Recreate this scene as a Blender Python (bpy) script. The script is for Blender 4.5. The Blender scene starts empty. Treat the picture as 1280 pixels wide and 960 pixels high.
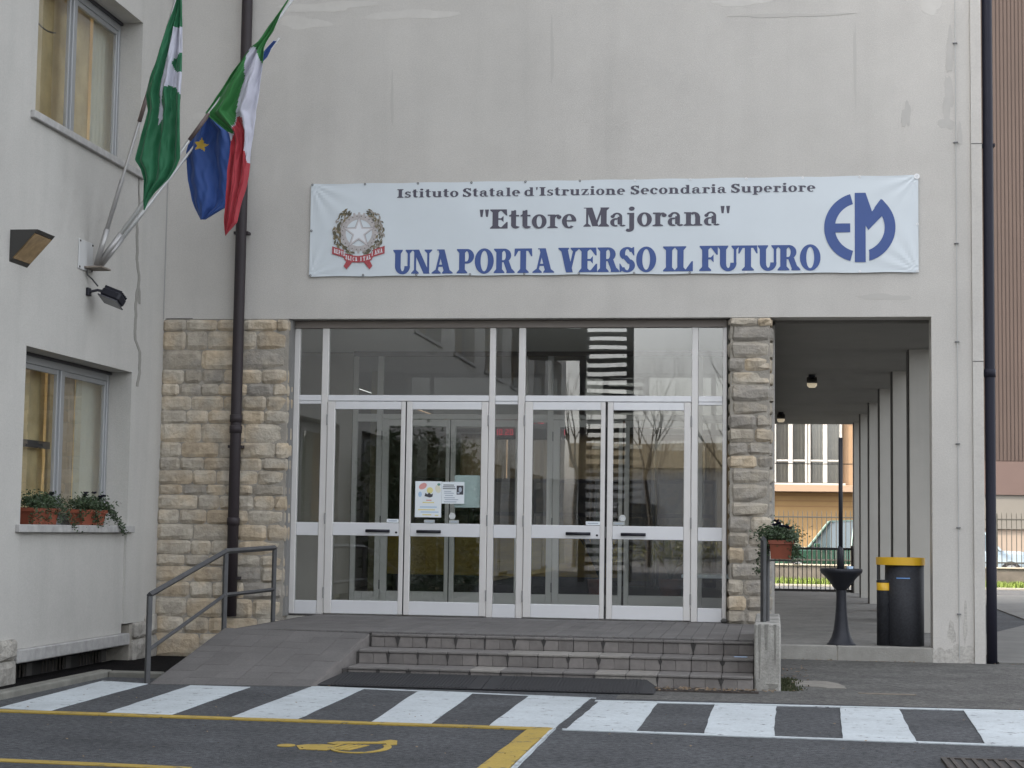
import bpy, bmesh, math, random
from mathutils import Vector, Matrix
random.seed(7)
sc = bpy.context.scene
COL = sc.collection
R = math.radians

# ------------------------------------------------------------------ camera
cam = bpy.data.cameras.new('camera')
cam.sensor_width = 36.0
cam.lens = 61.87
cam.clip_end = 4000
cam.clip_start = 0.1
co = bpy.data.objects.new('camera', cam)
COL.objects.link(co)
right = (0.98940, 0.144515, 0.013960)
down = (0.001786, 0.084033, -0.996461)
fwd = (-0.145177, 0.985928, 0.082884)
co.matrix_world = Matrix(((right[0], -down[0], -fwd[0], 0.0), (right[1], -down[1], -fwd[1], -19.0),
                          (right[2], -down[2], -fwd[2], 1.316), (0, 0, 0, 1)))
sc.camera = co

# ------------------------------------------------------------------ world, sun, exposure
SUN_EL = R(33)
TO_SUN = Vector((-0.95, -0.31, 0)).normalized() * math.cos(SUN_EL) + Vector((0, 0, math.sin(SUN_EL)))
w = bpy.data.worlds.new('World')
sc.world = w
w.use_nodes = True
nt = w.node_tree
bg = nt.nodes['Background']
sky = nt.nodes.new('ShaderNodeTexSky')
sky.sky_type = 'NISHITA'
sky.sun_disc = False
sky.sun_elevation = SUN_EL
sky.sun_rotation = math.atan2(TO_SUN.x, TO_SUN.y)
sky.altitude = 200
sky.air_density = 1.0
sky.dust_density = 5.0
sky.ozone_density = 1.0
hs = nt.nodes.new('ShaderNodeHueSaturation')      # thin high cloud: a paler, greyer sky
hs.inputs['Saturation'].default_value = .28
nt.links.new(sky.outputs[0], hs.inputs['Color'])
nt.links.new(hs.outputs[0], bg.inputs[0])
bg.inputs[1].default_value = 0.15
sl = bpy.data.lights.new('sun', 'SUN')
sl.energy = 2.0
sl.angle = R(0.53)
sl.color = (1.0, 0.87, 0.70)
so = bpy.data.objects.new('sun', sl)
COL.objects.link(so)
so.rotation_euler = (-TO_SUN).to_track_quat('-Z', 'Y').to_euler()
so.location = (-40, -30, 40)
sc.view_settings.view_transform = 'Standard'
sc.view_settings.look = 'None'
sc.view_settings.gamma = 1.0
sc.view_settings.exposure = 2.4
sc.cycles.use_denoising = True
sc.cycles.max_bounces = 10
sc.cycles.transparent_max_bounces = 24

# ------------------------------------------------------------------ helpers
class MB:
    """collects shapes and links them as one mesh object"""
    def __init__(s):
        s.v = []; s.f = []; s.m = []
    def add(s, vs, fs, mi=0):
        b = len(s.v)
        s.v += [tuple(p) for p in vs]
        s.f += [tuple(b + i for i in f) for f in fs]
        s.m += [mi] * len(fs)
    def box(s, x0, x1, y0, y1, z0, z1, mi=0):
        vs = [(x0, y0, z0), (x1, y0, z0), (x1, y1, z0), (x0, y1, z0), (x0, y0, z1), (x1, y0, z1), (x1, y1, z1), (x0, y1, z1)]
        s.add(vs, [(0, 3, 2, 1), (4, 5, 6, 7), (0, 1, 5, 4), (1, 2, 6, 5), (2, 3, 7, 6), (3, 0, 4, 7)], mi)
    def bbox(s, x0, x1, y0, y1, z0, z1, b=0.006, mi=0):
        """box with chamfered edges"""
        b = min(b, (x1 - x0) * .45, (y1 - y0) * .45, (z1 - z0) * .45)
        bm = bmesh.new()
        g = bmesh.ops.create_cube(bm, size=1)
        for v in bm.verts:
            v.co = Vector(((x0 + x1) / 2 + v.co.x * (x1 - x0), (y0 + y1) / 2 + v.co.y * (y1 - y0), (z0 + z1) / 2 + v.co.z * (z1 - z0)))
        bmesh.ops.bevel(bm, geom=list(bm.edges), offset=b, segments=1, affect='EDGES')
        s.bm(bm, mi); bm.free()
    def bm(s, bm, mi=0):
        bm.verts.index_update()
        s.add([v.co[:] for v in bm.verts], [[v.index for v in f.verts] for f in bm.faces], mi)
    def tube(s, pts, r, n=8, mi=0, cap=True):
        pts = [Vector(p) for p in pts]
        rr = r if isinstance(r, (list, tuple)) else [r] * len(pts)
        b = len(s.v)
        up = None
        for i, p in enumerate(pts):
            t = (pts[min(i + 1, len(pts) - 1)] - pts[max(i - 1, 0)]).normalized()
            if up is None:
                up = t.orthogonal().normalized()
            up = (up - t * up.dot(t))
            up = up.normalized() if up.length > 1e-5 else t.orthogonal().normalized()
            sd = t.cross(up)
            for k in range(n):
                a = 2 * math.pi * (k + .5) / n
                s.v.append(tuple(p + (up * math.cos(a) + sd * math.sin(a)) * rr[i]))
        for i in range(len(pts) - 1):
            for k in range(n):
                s.f.append((b + i * n + k, b + i * n + (k + 1) % n, b + (i + 1) * n + (k + 1) % n, b + (i + 1) * n + k)); s.m.append(mi)
        if cap:
            s.f.append(tuple(b + k for k in range(n))[::-1]); s.m.append(mi)
            e = b + (len(pts) - 1) * n
            s.f.append(tuple(e + k for k in range(n))); s.m.append(mi)
    def lathe(s, cx, cy, prof, n=32, mi=0):
        b = len(s.v)
        for r, z in prof:
            for k in range(n):
                a = 2 * math.pi * k / n
                s.v.append((cx + r * math.cos(a), cy + r * math.sin(a), z))
        for i in range(len(prof) - 1):
            for k in range(n):
                s.f.append((b + i * n + k, b + i * n + (k + 1) % n, b + (i + 1) * n + (k + 1) % n, b + (i + 1) * n + k)); s.m.append(mi)
    def prism(s, poly, y0, y1, mi=0):
        """polygon in XZ pushed along Y"""
        n = len(poly)
        vs = [(x, y0, z) for x, z in poly] + [(x, y1, z) for x, z in poly]
        s.add(vs, [tuple(range(n)), tuple(range(2 * n - 1, n - 1, -1))] + [(i, (i + 1) % n, n + (i + 1) % n, n + i)[::-1] for i in range(n)], mi)
    def prismz(s, poly, z0, z1, mi=0):
        n = len(poly)
        vs = [(x, y, z0) for x, y in poly] + [(x, y, z1) for x, y in poly]
        s.add(vs, [tuple(range(n))[::-1], tuple(range(n, 2 * n))] + [(i, (i + 1) % n, n + (i + 1) % n, n + i) for i in range(n)], mi)
    def build(s, name, mats, parent=None, smooth=False):
        me = bpy.data.meshes.new(name)
        me.from_pydata(s.v, [], s.f)
        ms = mats if isinstance(mats, (list, tuple)) else [mats]
        for m in ms: me.materials.append(m)
        if len(ms) > 1: me.polygons.foreach_set('material_index', s.m)
        if smooth: me.polygons.foreach_set('use_smooth', [True] * len(s.f))
        me.update()
        return link(name, me, parent)

def fixn(o):
    bm = bmesh.new(); bm.from_mesh(o.data)
    bmesh.ops.recalc_face_normals(bm, faces=bm.faces)
    bm.to_mesh(o.data); bm.free()
    return o

def link(name, me, parent=None):
    o = bpy.data.objects.new(name, me)
    COL.objects.link(o)
    if parent is not None:
        o.parent = parent
        o.matrix_parent_inverse = Matrix.Translation(-parent_loc(parent))
    return o
def parent_loc(p):
    l = Vector((0, 0, 0))
    while p is not None:
        l += p.location + (p.matrix_parent_inverse.translation if p.parent else Vector((0, 0, 0)))
        p = p.parent
    return l

def empty(name, loc, label, cat, group=None):
    o = bpy.data.objects.new(name, None)
    o.empty_display_size = 0.2
    COL.objects.link(o)
    o.location = loc
    return tag(o, label, cat, group)
def tag(o, label, cat, group=None):
    o['label'] = label; o['category'] = cat
    if group: o['group'] = group
    return o
def struct(o):
    o['kind'] = 'structure'
    return o
def copy_tree(o, parent=None):
    c = o.copy(); COL.objects.link(c)
    if parent is not None: c.parent = parent
    for ch in list(o.children): copy_tree(ch, c)
    return c

# ------------------------------------------------------------------ materials
def M(name, c=(.5, .5, .5), rough=.7, metal=0., var=.0, vscale=3., bump=0., bscale=40., rnd=0., hue=None, spec=.5, stretch=None, stains=0., sscale=1.2, coat=0., grain=None):
    """principled material: large soft colour variation, streaky stains, per-object variation and noise relief"""
    m = bpy.data.materials.new(name); m.use_nodes = True
    t = m.node_tree; N = t.nodes; L = t.links
    b = N['Principled BSDF']
    b.inputs['Roughness'].default_value = rough
    b.inputs['Metallic'].default_value = metal
    b.inputs['Specular IOR Level'].default_value = spec
    if coat: b.inputs['Coat Weight'].default_value = coat
    b.inputs['Base Color'].default_value = (*c, 1)
    tc = N.new('ShaderNodeNewGeometry')
    src = tc.outputs['Position']
    if stretch:
        mp = N.new('ShaderNodeMapping'); mp.inputs['Scale'].default_value = stretch
        L.new(src, mp.inputs[0]); ssrc = mp.outputs[0]
    else: ssrc = src
    cur = None
    def mul(a, fac_sock, lo, hi, contrast=None):
        mr = N.new('ShaderNodeMapRange'); mr.inputs[3].default_value = lo; mr.inputs[4].default_value = hi
        if contrast: mr.inputs[1].default_value, mr.inputs[2].default_value = contrast
        L.new(fac_sock, mr.inputs[0])
        mx = N.new('ShaderNodeMix'); mx.data_type = 'RGBA'; mx.blend_type = 'MULTIPLY'; mx.inputs[0].default_value = 1
        if a is None: mx.inputs[6].default_value = (*c, 1)
        else: L.new(a, mx.inputs[6])
        L.new(mr.outputs[0], mx.inputs[7])
        return mx.outputs[2]
    if hue:
        # blend to a second colour with noise
        n = N.new('ShaderNodeTexNoise'); n.inputs['Scale'].default_value = hue[1]; n.inputs['Detail'].default_value = 4
        L.new(src, n.inputs['Vector'])
        mr = N.new('ShaderNodeMapRange'); mr.inputs[1].default_value = .4; mr.inputs[2].default_value = .62
        L.new(n.outputs[0], mr.inputs[0])
        mx = N.new('ShaderNodeMix'); mx.data_type = 'RGBA'
        mx.inputs[6].default_value = (*c, 1); mx.inputs[7].default_value = (*hue[0], 1)
        if rnd:
            oi = N.new('ShaderNodeObjectInfo')
            ad = N.new('ShaderNodeMath'); ad.operation = 'MULTIPLY_ADD'; ad.inputs[1].default_value = .9; ad.inputs[2].default_value = -.45
            L.new(oi.outputs['Random'], ad.inputs[0])
            a2 = N.new('ShaderNodeMath'); a2.operation = 'ADD'; a2.use_clamp = True
            L.new(ad.outputs[0], a2.inputs[0]); L.new(mr.outputs[0], a2.inputs[1])
            L.new(a2.outputs[0], mx.inputs[0])
        else: L.new(mr.outputs[0], mx.inputs[0])
        cur = mx.outputs[2]
    if var:
        n = N.new('ShaderNodeTexNoise'); n.inputs['Scale'].default_value = vscale; n.inputs['Detail'].default_value = 8; n.inputs['Roughness'].default_value = .65
        L.new(ssrc, n.inputs['Vector'])
        cur = mul(cur, n.outputs[0], 1 - var, 1 + var, (.3, .7))
    if stains:
        n = N.new('ShaderNodeTexNoise'); n.inputs['Scale'].default_value = sscale; n.inputs['Detail'].default_value = 6
        mp = N.new('ShaderNodeMapping'); mp.inputs['Scale'].default_value = (4, 4, .35)
        L.new(src, mp.inputs[0]); L.new(mp.outputs[0], n.inputs['Vector'])
        cur = mul(cur, n.outputs[0], 1.0, 1 - stains, (.48, .75))
    if grain:
        n = N.new('ShaderNodeTexNoise'); n.inputs['Scale'].default_value = grain[0]; n.inputs['Detail'].default_value = 3; n.inputs['Roughness'].default_value = .8
        L.new(src, n.inputs['Vector']); cur = mul(cur, n.outputs[0], 1 - grain[1], 1 + grain[1], (.38, .62))
    if rnd:
        oi = N.new('ShaderNodeObjectInfo')
        wn = N.new('ShaderNodeTexWhiteNoise'); wn.noise_dimensions = '1D'
        L.new(oi.outputs['Random'], wn.inputs['W'])
        cur = mul(cur, wn.outputs[0], 1 - rnd, 1 + rnd)
    if cur is not None: L.new(cur, b.inputs['Base Color'])
    if bump:
        n = N.new('ShaderNodeTexNoise'); n.inputs['Scale'].default_value = bscale; n.inputs['Detail'].default_value = 6; n.inputs['Roughness'].default_value = .6
        L.new(src, n.inputs['Vector'])
        bp = N.new('ShaderNodeBump'); bp.inputs['Strength'].default_value = min(1, bump); bp.inputs['Distance'].default_value = .02
        L.new(n.outputs[0], bp.inputs['Height']); L.new(bp.outputs[0], b.inputs['Normal'])
    return m

def glass(name, tint=(.8, .83, .82), extra=.06, refl=1.0):
    m = bpy.data.materials.new(name); m.use_nodes = True
    t = m.node_tree; N = t.nodes; L = t.links
    N.remove(N['Principled BSDF'])
    out = N['Material Output']
    tr = N.new('ShaderNodeBsdfTransparent'); tr.inputs[0].default_value = (*tint, 1)
    gl = N.new('ShaderNodeBsdfGlossy'); gl.inputs['Roughness'].default_value = .0; gl.inputs[0].default_value = (refl, refl, refl, 1)
    fr = N.new('ShaderNodeFresnel'); fr.inputs[0].default_value = 1.52
    ad = N.new('ShaderNodeMath'); ad.operation = 'ADD'; ad.inputs[1].default_value = extra; ad.use_clamp = True
    # both faces of the pane mirror: counted once on the face turned to the ray, none on the far face
    db = N.new('ShaderNodeMath'); db.operation = 'MULTIPLY'; db.inputs[1].default_value = 1.9
    L.new(fr.outputs[0], db.inputs[0]); L.new(db.outputs[0], ad.inputs[0])
    gb = N.new('ShaderNodeNewGeometry')
    iv = N.new('ShaderNodeMath'); iv.operation = 'SUBTRACT'; iv.inputs[0].default_value = 1.0
    L.new(gb.outputs['Backfacing'], iv.inputs[1])
    ml = N.new('ShaderNodeMath'); ml.operation = 'MULTIPLY'
    L.new(ad.outputs[0], ml.inputs[0]); L.new(iv.outputs[0], ml.inputs[1])
    mx = N.new('ShaderNodeMixShader')
    L.new(ml.outputs[0], mx.inputs[0]); L.new(tr.outputs[0], mx.inputs[1]); L.new(gl.outputs[0], mx.inputs[2])
    # panes are never perfectly flat
    g = N.new('ShaderNodeNewGeometry')
    n = N.new('ShaderNodeTexNoise'); n.inputs['Scale'].default_value = 1.3; n.inputs['Detail'].default_value = 1
    L.new(g.outputs['Position'], n.inputs['Vector'])
    bp = N.new('ShaderNodeBump'); bp.inputs['Strength'].default_value = .05; bp.inputs['Distance'].default_value = .01
    L.new(n.outputs[0], bp.inputs['Height']); L.new(bp.outputs[0], gl.inputs['Normal'])
    L.new(mx.outputs[0], out.inputs[0])
    return m

PLASTER = M('plaster_warm', (.50, .478, .442), .9, var=.07, vscale=.9, bump=.3, bscale=120, stains=.06, sscale=.8, grain=(60, .05))
PLASTER_L = M('plaster_cool', (.45, .434, .402), .9, var=.07, vscale=.8, bump=.3, bscale=120, stains=.08, sscale=.8, grain=(60, .05))
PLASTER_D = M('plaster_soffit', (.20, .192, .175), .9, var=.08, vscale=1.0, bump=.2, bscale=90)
PATCH = M('filler_patch', (.53, .508, .47), .9, var=.05, vscale=6)
PIERM = M('concrete_pier', (.47, .45, .41), .9, var=.06, vscale=1.2, bump=.2, bscale=90, stains=.1)
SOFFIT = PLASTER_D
SEAM_SHADE = M('seam_and_shade', (.10, .095, .09), .9)  # real seams, and the painted shade on the passage piers
CRACK = M('crack_filler', (.26, .25, .225), .95, var=.1, vscale=20)
MORTAR = M('mortar', (.30, .275, .235), .95, var=.15, vscale=9, bump=.5, bscale=60)
STONE = M('sandstone_warm', (.42, .375, .305), .9, var=.22, vscale=9, bump=1, bscale=22, rnd=.13, hue=((.44, .355, .25), 3.0))
STONE_G = M('sandstone_grey', (.28, .255, .22), .9, var=.20, vscale=11, bump=.9, bscale=28, rnd=.12, hue=((.34, .30, .24), 5.0))
ALU = M('white_aluminium', (.62, .60, .58), .42, metal=.25, var=.03, vscale=4)
ALU_W = M('aluminium_rail', (.66, .66, .67), .38, metal=.25, var=.03, vscale=4)
ALU_SHADE = M('shaded_head', (.20, .175, .155), .5, metal=.2)  # brown tone paints the shade on the frame head under the lintel
ALU_G = M('grey_window_frame', (.33, .335, .34), .42, metal=.4)
RUBBER = M('black_rubber', (.022, .022, .024), .75)
GLASS = glass('door_glass', (.95, .96, .95), .07)
GLASS_IN = glass('inner_glass', (.95, .96, .95), .02)
GLASS_W = glass('window_glass', (.98, .98, .96), .0)
BLACKP = M('black_plastic', (.014, .014, .02), .5, spec=.3)
PIPE = M('brown_downpipe', (.034, .027, .029), .55, spec=.3, var=.12, vscale=3)
PIPE_B = M('dark_blue_pipe', (.016, .016, .026), .6, spec=.25, var=.1, vscale=2)
TILE = M('porphyry_tile', (.118, .111, .106), .72, var=.16, vscale=3, grain=(50, .12), bump=.25, bscale=70, rnd=.10)
TILE_R = M('riser_tile', (.165, .15, .14), .75, var=.18, vscale=9, bump=.25, bscale=70, rnd=.14)
TILE_N = M('nosing_tile', (.14, .13, .122), .7, var=.16, vscale=9, bump=.25, bscale=70, rnd=.08)
TILE_P = M('pale_worn_tile', (.225, .21, .19), .75, var=.15, vscale=14, bump=.3, bscale=60, rnd=.08)
GROUT = M('grout', (.065, .06, .056), .95, var=.3, vscale=20)
SOOT = M('drip_stain', (.042, .039, .037), .95)
ASPH = M('asphalt', (.064, .066, .070), .9, spec=.35, var=.30, vscale=1.3, grain=(22, .42), bump=.7, bscale=110, stains=0)
ASPH_D = M('old_asphalt', (.082, .079, .073), .92, var=.35, vscale=2.2, grain=(18, .4), bump=.8, bscale=60)
PIT = M('black_gravel', (.013, .012, .012), 1.0, spec=.05, var=.3, vscale=20, bump=.8, bscale=80)
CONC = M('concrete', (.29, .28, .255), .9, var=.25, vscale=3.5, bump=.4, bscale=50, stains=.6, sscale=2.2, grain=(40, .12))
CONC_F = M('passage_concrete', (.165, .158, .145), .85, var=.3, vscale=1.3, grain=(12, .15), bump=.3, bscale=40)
KERB = M('kerb_stone', (.27, .26, .235), .9, var=.15, vscale=5, bump=.4, bscale=70)
RAILM = M('painted_steel', (.060, .060, .062), .45, metal=.3, var=.2, vscale=14)
def worn(name, c, under, amt=.50, sc_=9.):
    """paint rubbed off in specks that show the asphalt"""
    m = M(name, c, .75, var=.13, vscale=1.6, grain=(30, .07), bump=.4, bscale=110)
    t = m.node_tree; N = t.nodes; L = t.links
    b = N['Principled BSDF']; src = b.inputs['Base Color'].links[0].from_socket
    g = N.new('ShaderNodeNewGeometry')
    n = N.new('ShaderNodeTexNoise'); n.inputs['Scale'].default_value = sc_; n.inputs['Detail'].default_value = 10; n.inputs['Roughness'].default_value = .75
    L.new(g.outputs['Position'], n.inputs['Vector'])
    mr = N.new('ShaderNodeMapRange'); mr.inputs[1].default_value = amt + .07; mr.inputs[2].default_value = amt + .14
    L.new(n.outputs[0], mr.inputs[0])
    mx = N.new('ShaderNodeMix'); mx.data_type = 'RGBA'
    L.new(mr.outputs[0], mx.inputs[0]); L.new(src, mx.inputs[6]); mx.inputs[7].default_value = (*under, 1)
    L.new(mx.outputs[2], b.inputs['Base Color'])
    return m
PAINT = worn('white_road_paint', (.44, .475, .49), (.13, .13, .135), .50)
PAINT_Y = worn('yellow_road_paint', (.36, .25, .045), (.09, .085, .06), .49)
BANNER = M('banner_vinyl', (.58, .625, .65), .5, var=.02, vscale=2)
INK = M('print_dark', (.075, .070, .095), .6)
INK_B = M('print_blue', (.045, .085, .25), .6, var=.06, vscale=3)
TERRA = M('terracotta_plastic', (.22, .055, .026), .6, var=.1, vscale=12)
LEAF = M('leaf_green', (.035, .06, .022), .7, var=.4, vscale=30)
LEAF2 = M('leaf_grey_green', (.075, .10, .06), .7, var=.3, vscale=30)
PETAL = M('dark_violet_petal', (.012, .008, .03), .7)
SILL = M('stone_sill', (.36, .35, .335), .8, var=.22, vscale=9, bump=.2, bscale=60)
WHITEP = M('white_print', (.68, .72, .74), .6)

# ------------------------------------------------------------------ ground
def flat(name, poly, z, mat, parent=None, thick=.003):
    m = MB(); m.prismz(poly, min(z - thick, .0005), z, 0)
    return m.build(name, mat, parent)
WX = -6.78
m = MB()
m.add([(-600, -600, -.004), (600, -600, -.004), (600, 900, -.004), (-600, 900, -.004)], [(0, 1, 2, 3)])
# ground sheet with a well cut out for the light pit beside the left wing
g = MB()
def sheet(g, x0, x1, y0, y1, z):
    g.add([(x0, y0, z), (x1, y0, z), (x1, y1, z), (x0, y1, z)], [(0, 1, 2, 3)])
PX0, PX1, PY0, PY1 = -6.95, -5.72, -12.0, 0.3
sheet(g, -900, 900, -900, PY0, 0); sheet(g, -900, 900, PY1, 900, 0); sheet(g, -900, PX0, PY0, PY1, 0); sheet(g, PX1, 900, PY0, PY1, 0)
ground = struct(g.build('asphalt_yard', ASPH))
struct(flat('side_pavement', [(2.36, .0), (14, .0), (14, 22), (4.2, 22), (4.0, 9), (2.9, 5.5), (2.36, 5.4)], .02, M('side_concrete', (.14, .136, .125), .9, var=.2, vscale=1.5, bump=.3, bscale=40), thick=.02))
# older patched asphalt strip in front of the kerb
def wob(pts, n=6, a=.03, seed=1):
    rd = random.Random(seed); out = []
    for i in range(len(pts)):
        p, q = pts[i], pts[(i + 1) % len(pts)]
        for k in range(n):
            t = k / n
            out.append((p[0] + (q[0] - p[0]) * t + rd.uniform(-a, a), p[1] + (q[1] - p[1]) * t + rd.uniform(-a, a)))
    return out
struct(flat('old_asphalt_strip', wob([(-1.2, -4.95), (7, -4.9), (7, -.02), (.1, -.02), (.1, -3.9), (-1.2, -4.05)], 8, .012, 3), .002, ASPH_D))
flat('patch', wob([(.20, -3.35), (.62, -3.5), (.66, -3.15), (.5, -2.75), (.2, -2.8)], 4, .03, 5), .005, M('concrete_patch', (.20, .185, .16), .9, var=.25, vscale=6, bump=.5, bscale=40), ground)
flat('patch', wob([(.72, -3.93), (1.2, -3.96), (1.2, -3.86), (.72, -3.84)], 3, .02, 6), .005, M('mud_patch', (.15, .125, .095), .95, var=.3, vscale=14), ground)
MOSS = M('moss', (.045, .052, .02), .95, var=.5, vscale=30, bump=1, bscale=60)
mm = MB(); rdm = random.Random(14)
for k in range(900):
    x, y = .10 + abs(rdm.gauss(0, .07)), rdm.uniform(-3.85, -2.6) - rdm.random() * .05; h = rdm.uniform(.006, .03); a_ = rdm.uniform(0, 3.1)
    dx_, dy_ = math.cos(a_) * .008, math.sin(a_) * .008
    mm.add([(x - dx_, y - dy_, .002), (x + dx_, y + dy_, .002), (x + rdm.uniform(-.012, .012), y, .002 + h)], [(0, 1, 2)])
moss = mm.build('moss', MOSS); moss['kind'] = 'stuff'

# pit beside the left wing
m = MB()
m.box(PX0, PX1, PY0, PY1, -.4, -.125); struct(m.build('light_pit_floor', PIT))
m = MB()
m.bbox(-5.80, -5.68, -14, -4.13, -.2, .055, .012); KERB_D = M('dark_kerb', (.15, .145, .125), .9, var=.25, vscale=5, bump=.4, bscale=70); kerb1 = struct(m.build('pit_kerb', KERB_D))
m = MB(); m.bbox(-5.679, -5.20, -4.25, -4.13, -.2, .05, .012); m.build('kerb_stone', KERB_D, kerb1)
m = MB(); m.box(-5.72, -5.17, -4.13, .2, -.3, -.01); m.build('edge_wall', CONC, kerb1)
struct(flat('pit_apron', [(-5.72, -4.13), (-5.10, -4.13), (-5.10, -.02), (-5.72, -.02)], .0045, PIT))

# ------------------------------------------------------------------ road markings
mk = struct(MB_ := flat('crosswalk_markings', [(-3.73, -4.58), (-1.36, -4.93), (-1.36, -4.99), (-3.73, -4.66)], .003, PAINT))
stripes = [[(-5.57, -4.66), (-5.12, -4.80), (-5.02, -7.06), (-5.44, -6.98)], [(-4.73, -4.84), (-4.23, -4.84), (-4.12, -7.08), (-4.6, -7.05)],
           [(-3.76, -4.63), (-3.3, -4.70), (-3.21, -7.13), (-3.68, -7.1)], [(-2.83, -4.80), (-2.37, -4.85), (-2.27, -7.18), (-2.68, -7.14)],
           [(-1.9, -4.96), (-1.40, -4.96), (-1.42, -7.18), (-1.87, -7.18)], [(-1.31, -5.23), (-0.86, -5.24), (-0.87, -7.23), (-1.34, -7.22)],
           [(-.42, -5.21), (.05, -5.2), (.03, -7.26), (-.43, -7.24)], [(.53, -5.19), (.97, -5.18), (.93, -7.32), (.47, -7.3)],
           [(1.46, -5.12), (2.3, -5.1), (2.3, -7.45), (1.36, -7.36)]]
for i, s in enumerate(stripes):
    flat('stripe', wob(s, 9, .005, 20 + i), .005, PAINT, mk)
flat('edge_line', wob([(-1.34, -5.16), (3.2, -4.98), (3.2, -5.07), (-1.34, -5.25)], 12, .006, 41), .007, PAINT, mk)
flat('edge_line', wob([(-1.36, -7.20), (3.2, -7.42), (3.2, -7.50), (-1.36, -7.27)], 12, .006, 42), .007, PAINT, mk)
ym = struct(flat('parking_markings', wob([(-6.6, -7.05), (-1.43, -7.20), (-1.43, -7.32), (-6.6, -7.19)], 12, .006, 43), .009, PAINT_Y))
flat('divider_line', wob([(-1.58, -7.20), (-1.44, -7.20), (-1.41, -10.5), (-1.60, -10.5)], 10, .006, 44), .011, PAINT_Y, ym)
flat('divider_line', wob([(-1.435, -7.21), (-1.41, -7.21), (-1.375, -10.5), (-1.405, -10.5)], 10, .004, 45), .008, PAINT, ym)
flat('bay_line', wob([(-6.6, -9.38), (-3.12, -9.60), (-3.12, -9.70), (-6.6, -9.50)], 10, .006, 46), .005, PAINT_Y, ym)
wc = MB()
def ell(cx, cy, rx, ry, n=20): return [(cx + rx * math.cos(2 * math.pi * k / n), cy + ry * math.sin(2 * math.pi * k / n)) for k in range(n)]
wc.prismz(ell(-2.89, -8.53, .055, .07), .001, .004)
wc.prismz([(-2.83, -8.52), (-2.78, -8.45), (-2.70, -8.42), (-2.61, -8.45), (-2.57, -8.62), (-2.60, -8.70), (-2.76, -8.70)], .001, .004)
wc.prismz([(-2.68, -8.36), (-2.64, -8.27), (-2.40, -8.22), (-2.34, -8.10), (-2.29, -8.13), (-2.25, -8.33), (-2.30, -8.36), (-2.33, -8.29), (-2.56, -8.36), (-2.62, -8.41)], .001, .0045)
for k in range(3):
    xx = -2.575 + k * .05
    wc.prismz([(xx - .028, -8.66), (xx + .006, -8.66), (xx + .070, -8.40), (xx + .036, -8.40)], .001, .005 + k * .0002)
n = 30
for k in range(-10, 11):
    a0, a1 = -math.pi / 2 + 2 * math.pi * k / n, -math.pi / 2 + 2 * math.pi * (k + 1) / n
    t0 = .022 + .022 * max(0, math.cos(a0 - .3)); t1 = .022 + .022 * max(0, math.cos(a1 - .3))
    wc.prismz([(-2.43 + .18 * math.cos(a0), -8.52 + .27 * math.sin(a0)), (-2.43 + .18 * math.cos(a1), -8.52 + .27 * math.sin(a1)),
               (-2.43 + (.18 - t1) * math.cos(a1), -8.52 + (.27 - t1 * 1.6) * math.sin(a1)), (-2.43 + (.18 - t0) * math.cos(a0), -8.52 + (.27 - t0 * 1.6) * math.sin(a0))][::-1], .001, .0055)
wc.build('wheelchair_symbol', PAINT_Y, ym)

# drain grates
def grate(loc, w_, d_, label, nbar, mat, debris=False):
    e = empty('drain_grate', loc, label, 'drain')
    x, y, z = loc
    m = MB(); m.box(x, x + w_, y, y + .03, 0.002, .018); m.box(x, x + w_, y + d_ - .03, y + d_, .002, .018)
    m.box(x, x + .03, y + .03, y + d_ - .03, .002, .018); m.box(x + w_ - .03, x + w_, y + .03, y + d_ - .03, .002, .018); m.build('frame', mat, e)
    m = MB(); m.box(x + .02, x + w_ - .02, y + .02, y + d_ - .02, .003, .009); m.build('sump', SOOT, e)
    for k in range(nbar):
        m = MB(); xx = x + .03 + (w_ - .06) * (k + .5) / nbar
        m.box(xx - .012, xx + .012, y + .03, y + d_ - .03, .009, .017); m.build('bar', mat, e)
    return e
IRON = M('rusty_iron', (.055, .045, .038), .8, var=.4, vscale=20, bump=.5, bscale=80)
grate((1.0, -8.75, 0), .62, .55, 'square iron drain grate sunk in the asphalt at the lower right edge', 9, IRON)
grate((-.93, -4.21, 0), .84, .13, 'narrow rusty drain grate full of leaves along the foot of the steps', 22, IRON)
lm = MB(); rd = random.Random(5)
for k in range(170):
    x, y = rd.uniform(-1.0, .05), rd.gauss(-4.12, .07); a = rd.uniform(0, 6.28); s_ = rd.uniform(.008, .022)
    p = [(x + s_ * math.cos(a + q), y + s_ * math.sin(a + q) * .8) for q in (0, 1.3, 2.9, 4.3)]
    lm.add([(px, py, .02 + rd.uniform(0, .012)) for px, py in p], [(0, 1, 2, 3)])
for k in range(160):
    x, y = rd.choice([(rd.uniform(.1, 1.7), rd.gauss(-.10, .05)), (rd.uniform(.1, .35), rd.uniform(-3.9, -1)), (rd.uniform(2, 6), rd.gauss(-.1, .1))]); a = rd.uniform(0, 6.28); s_ = rd.uniform(.006, .016)
    p = [(x + s_ * math.cos(a + q), y + s_ * math.sin(a + q) * .8) for q in (0, 1.3, 2.9, 4.3)]
    lm.add([(px, py, .006 + rd.uniform(0, .01)) for px, py in p], [(0, 1, 2, 3)])
for k in range(260):
    x, y = rd.uniform(-6, 6), rd.uniform(-12, -4.3); a = rd.uniform(0, 6.28); s_ = rd.uniform(.004, .011)
    lm.add([(x + s_ * math.cos(a + q), y + s_ * math.sin(a + q), .013 + .003 * math.sin(q)) for q in (0, 1.5, 3, 4.5)], [(0, 1, 2, 3)])
o = lm.build('fallen_leaves', M('dry_leaf', (.20, .14, .085), .9, var=.5, vscale=40)); o['kind'] = 'stuff'

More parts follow.
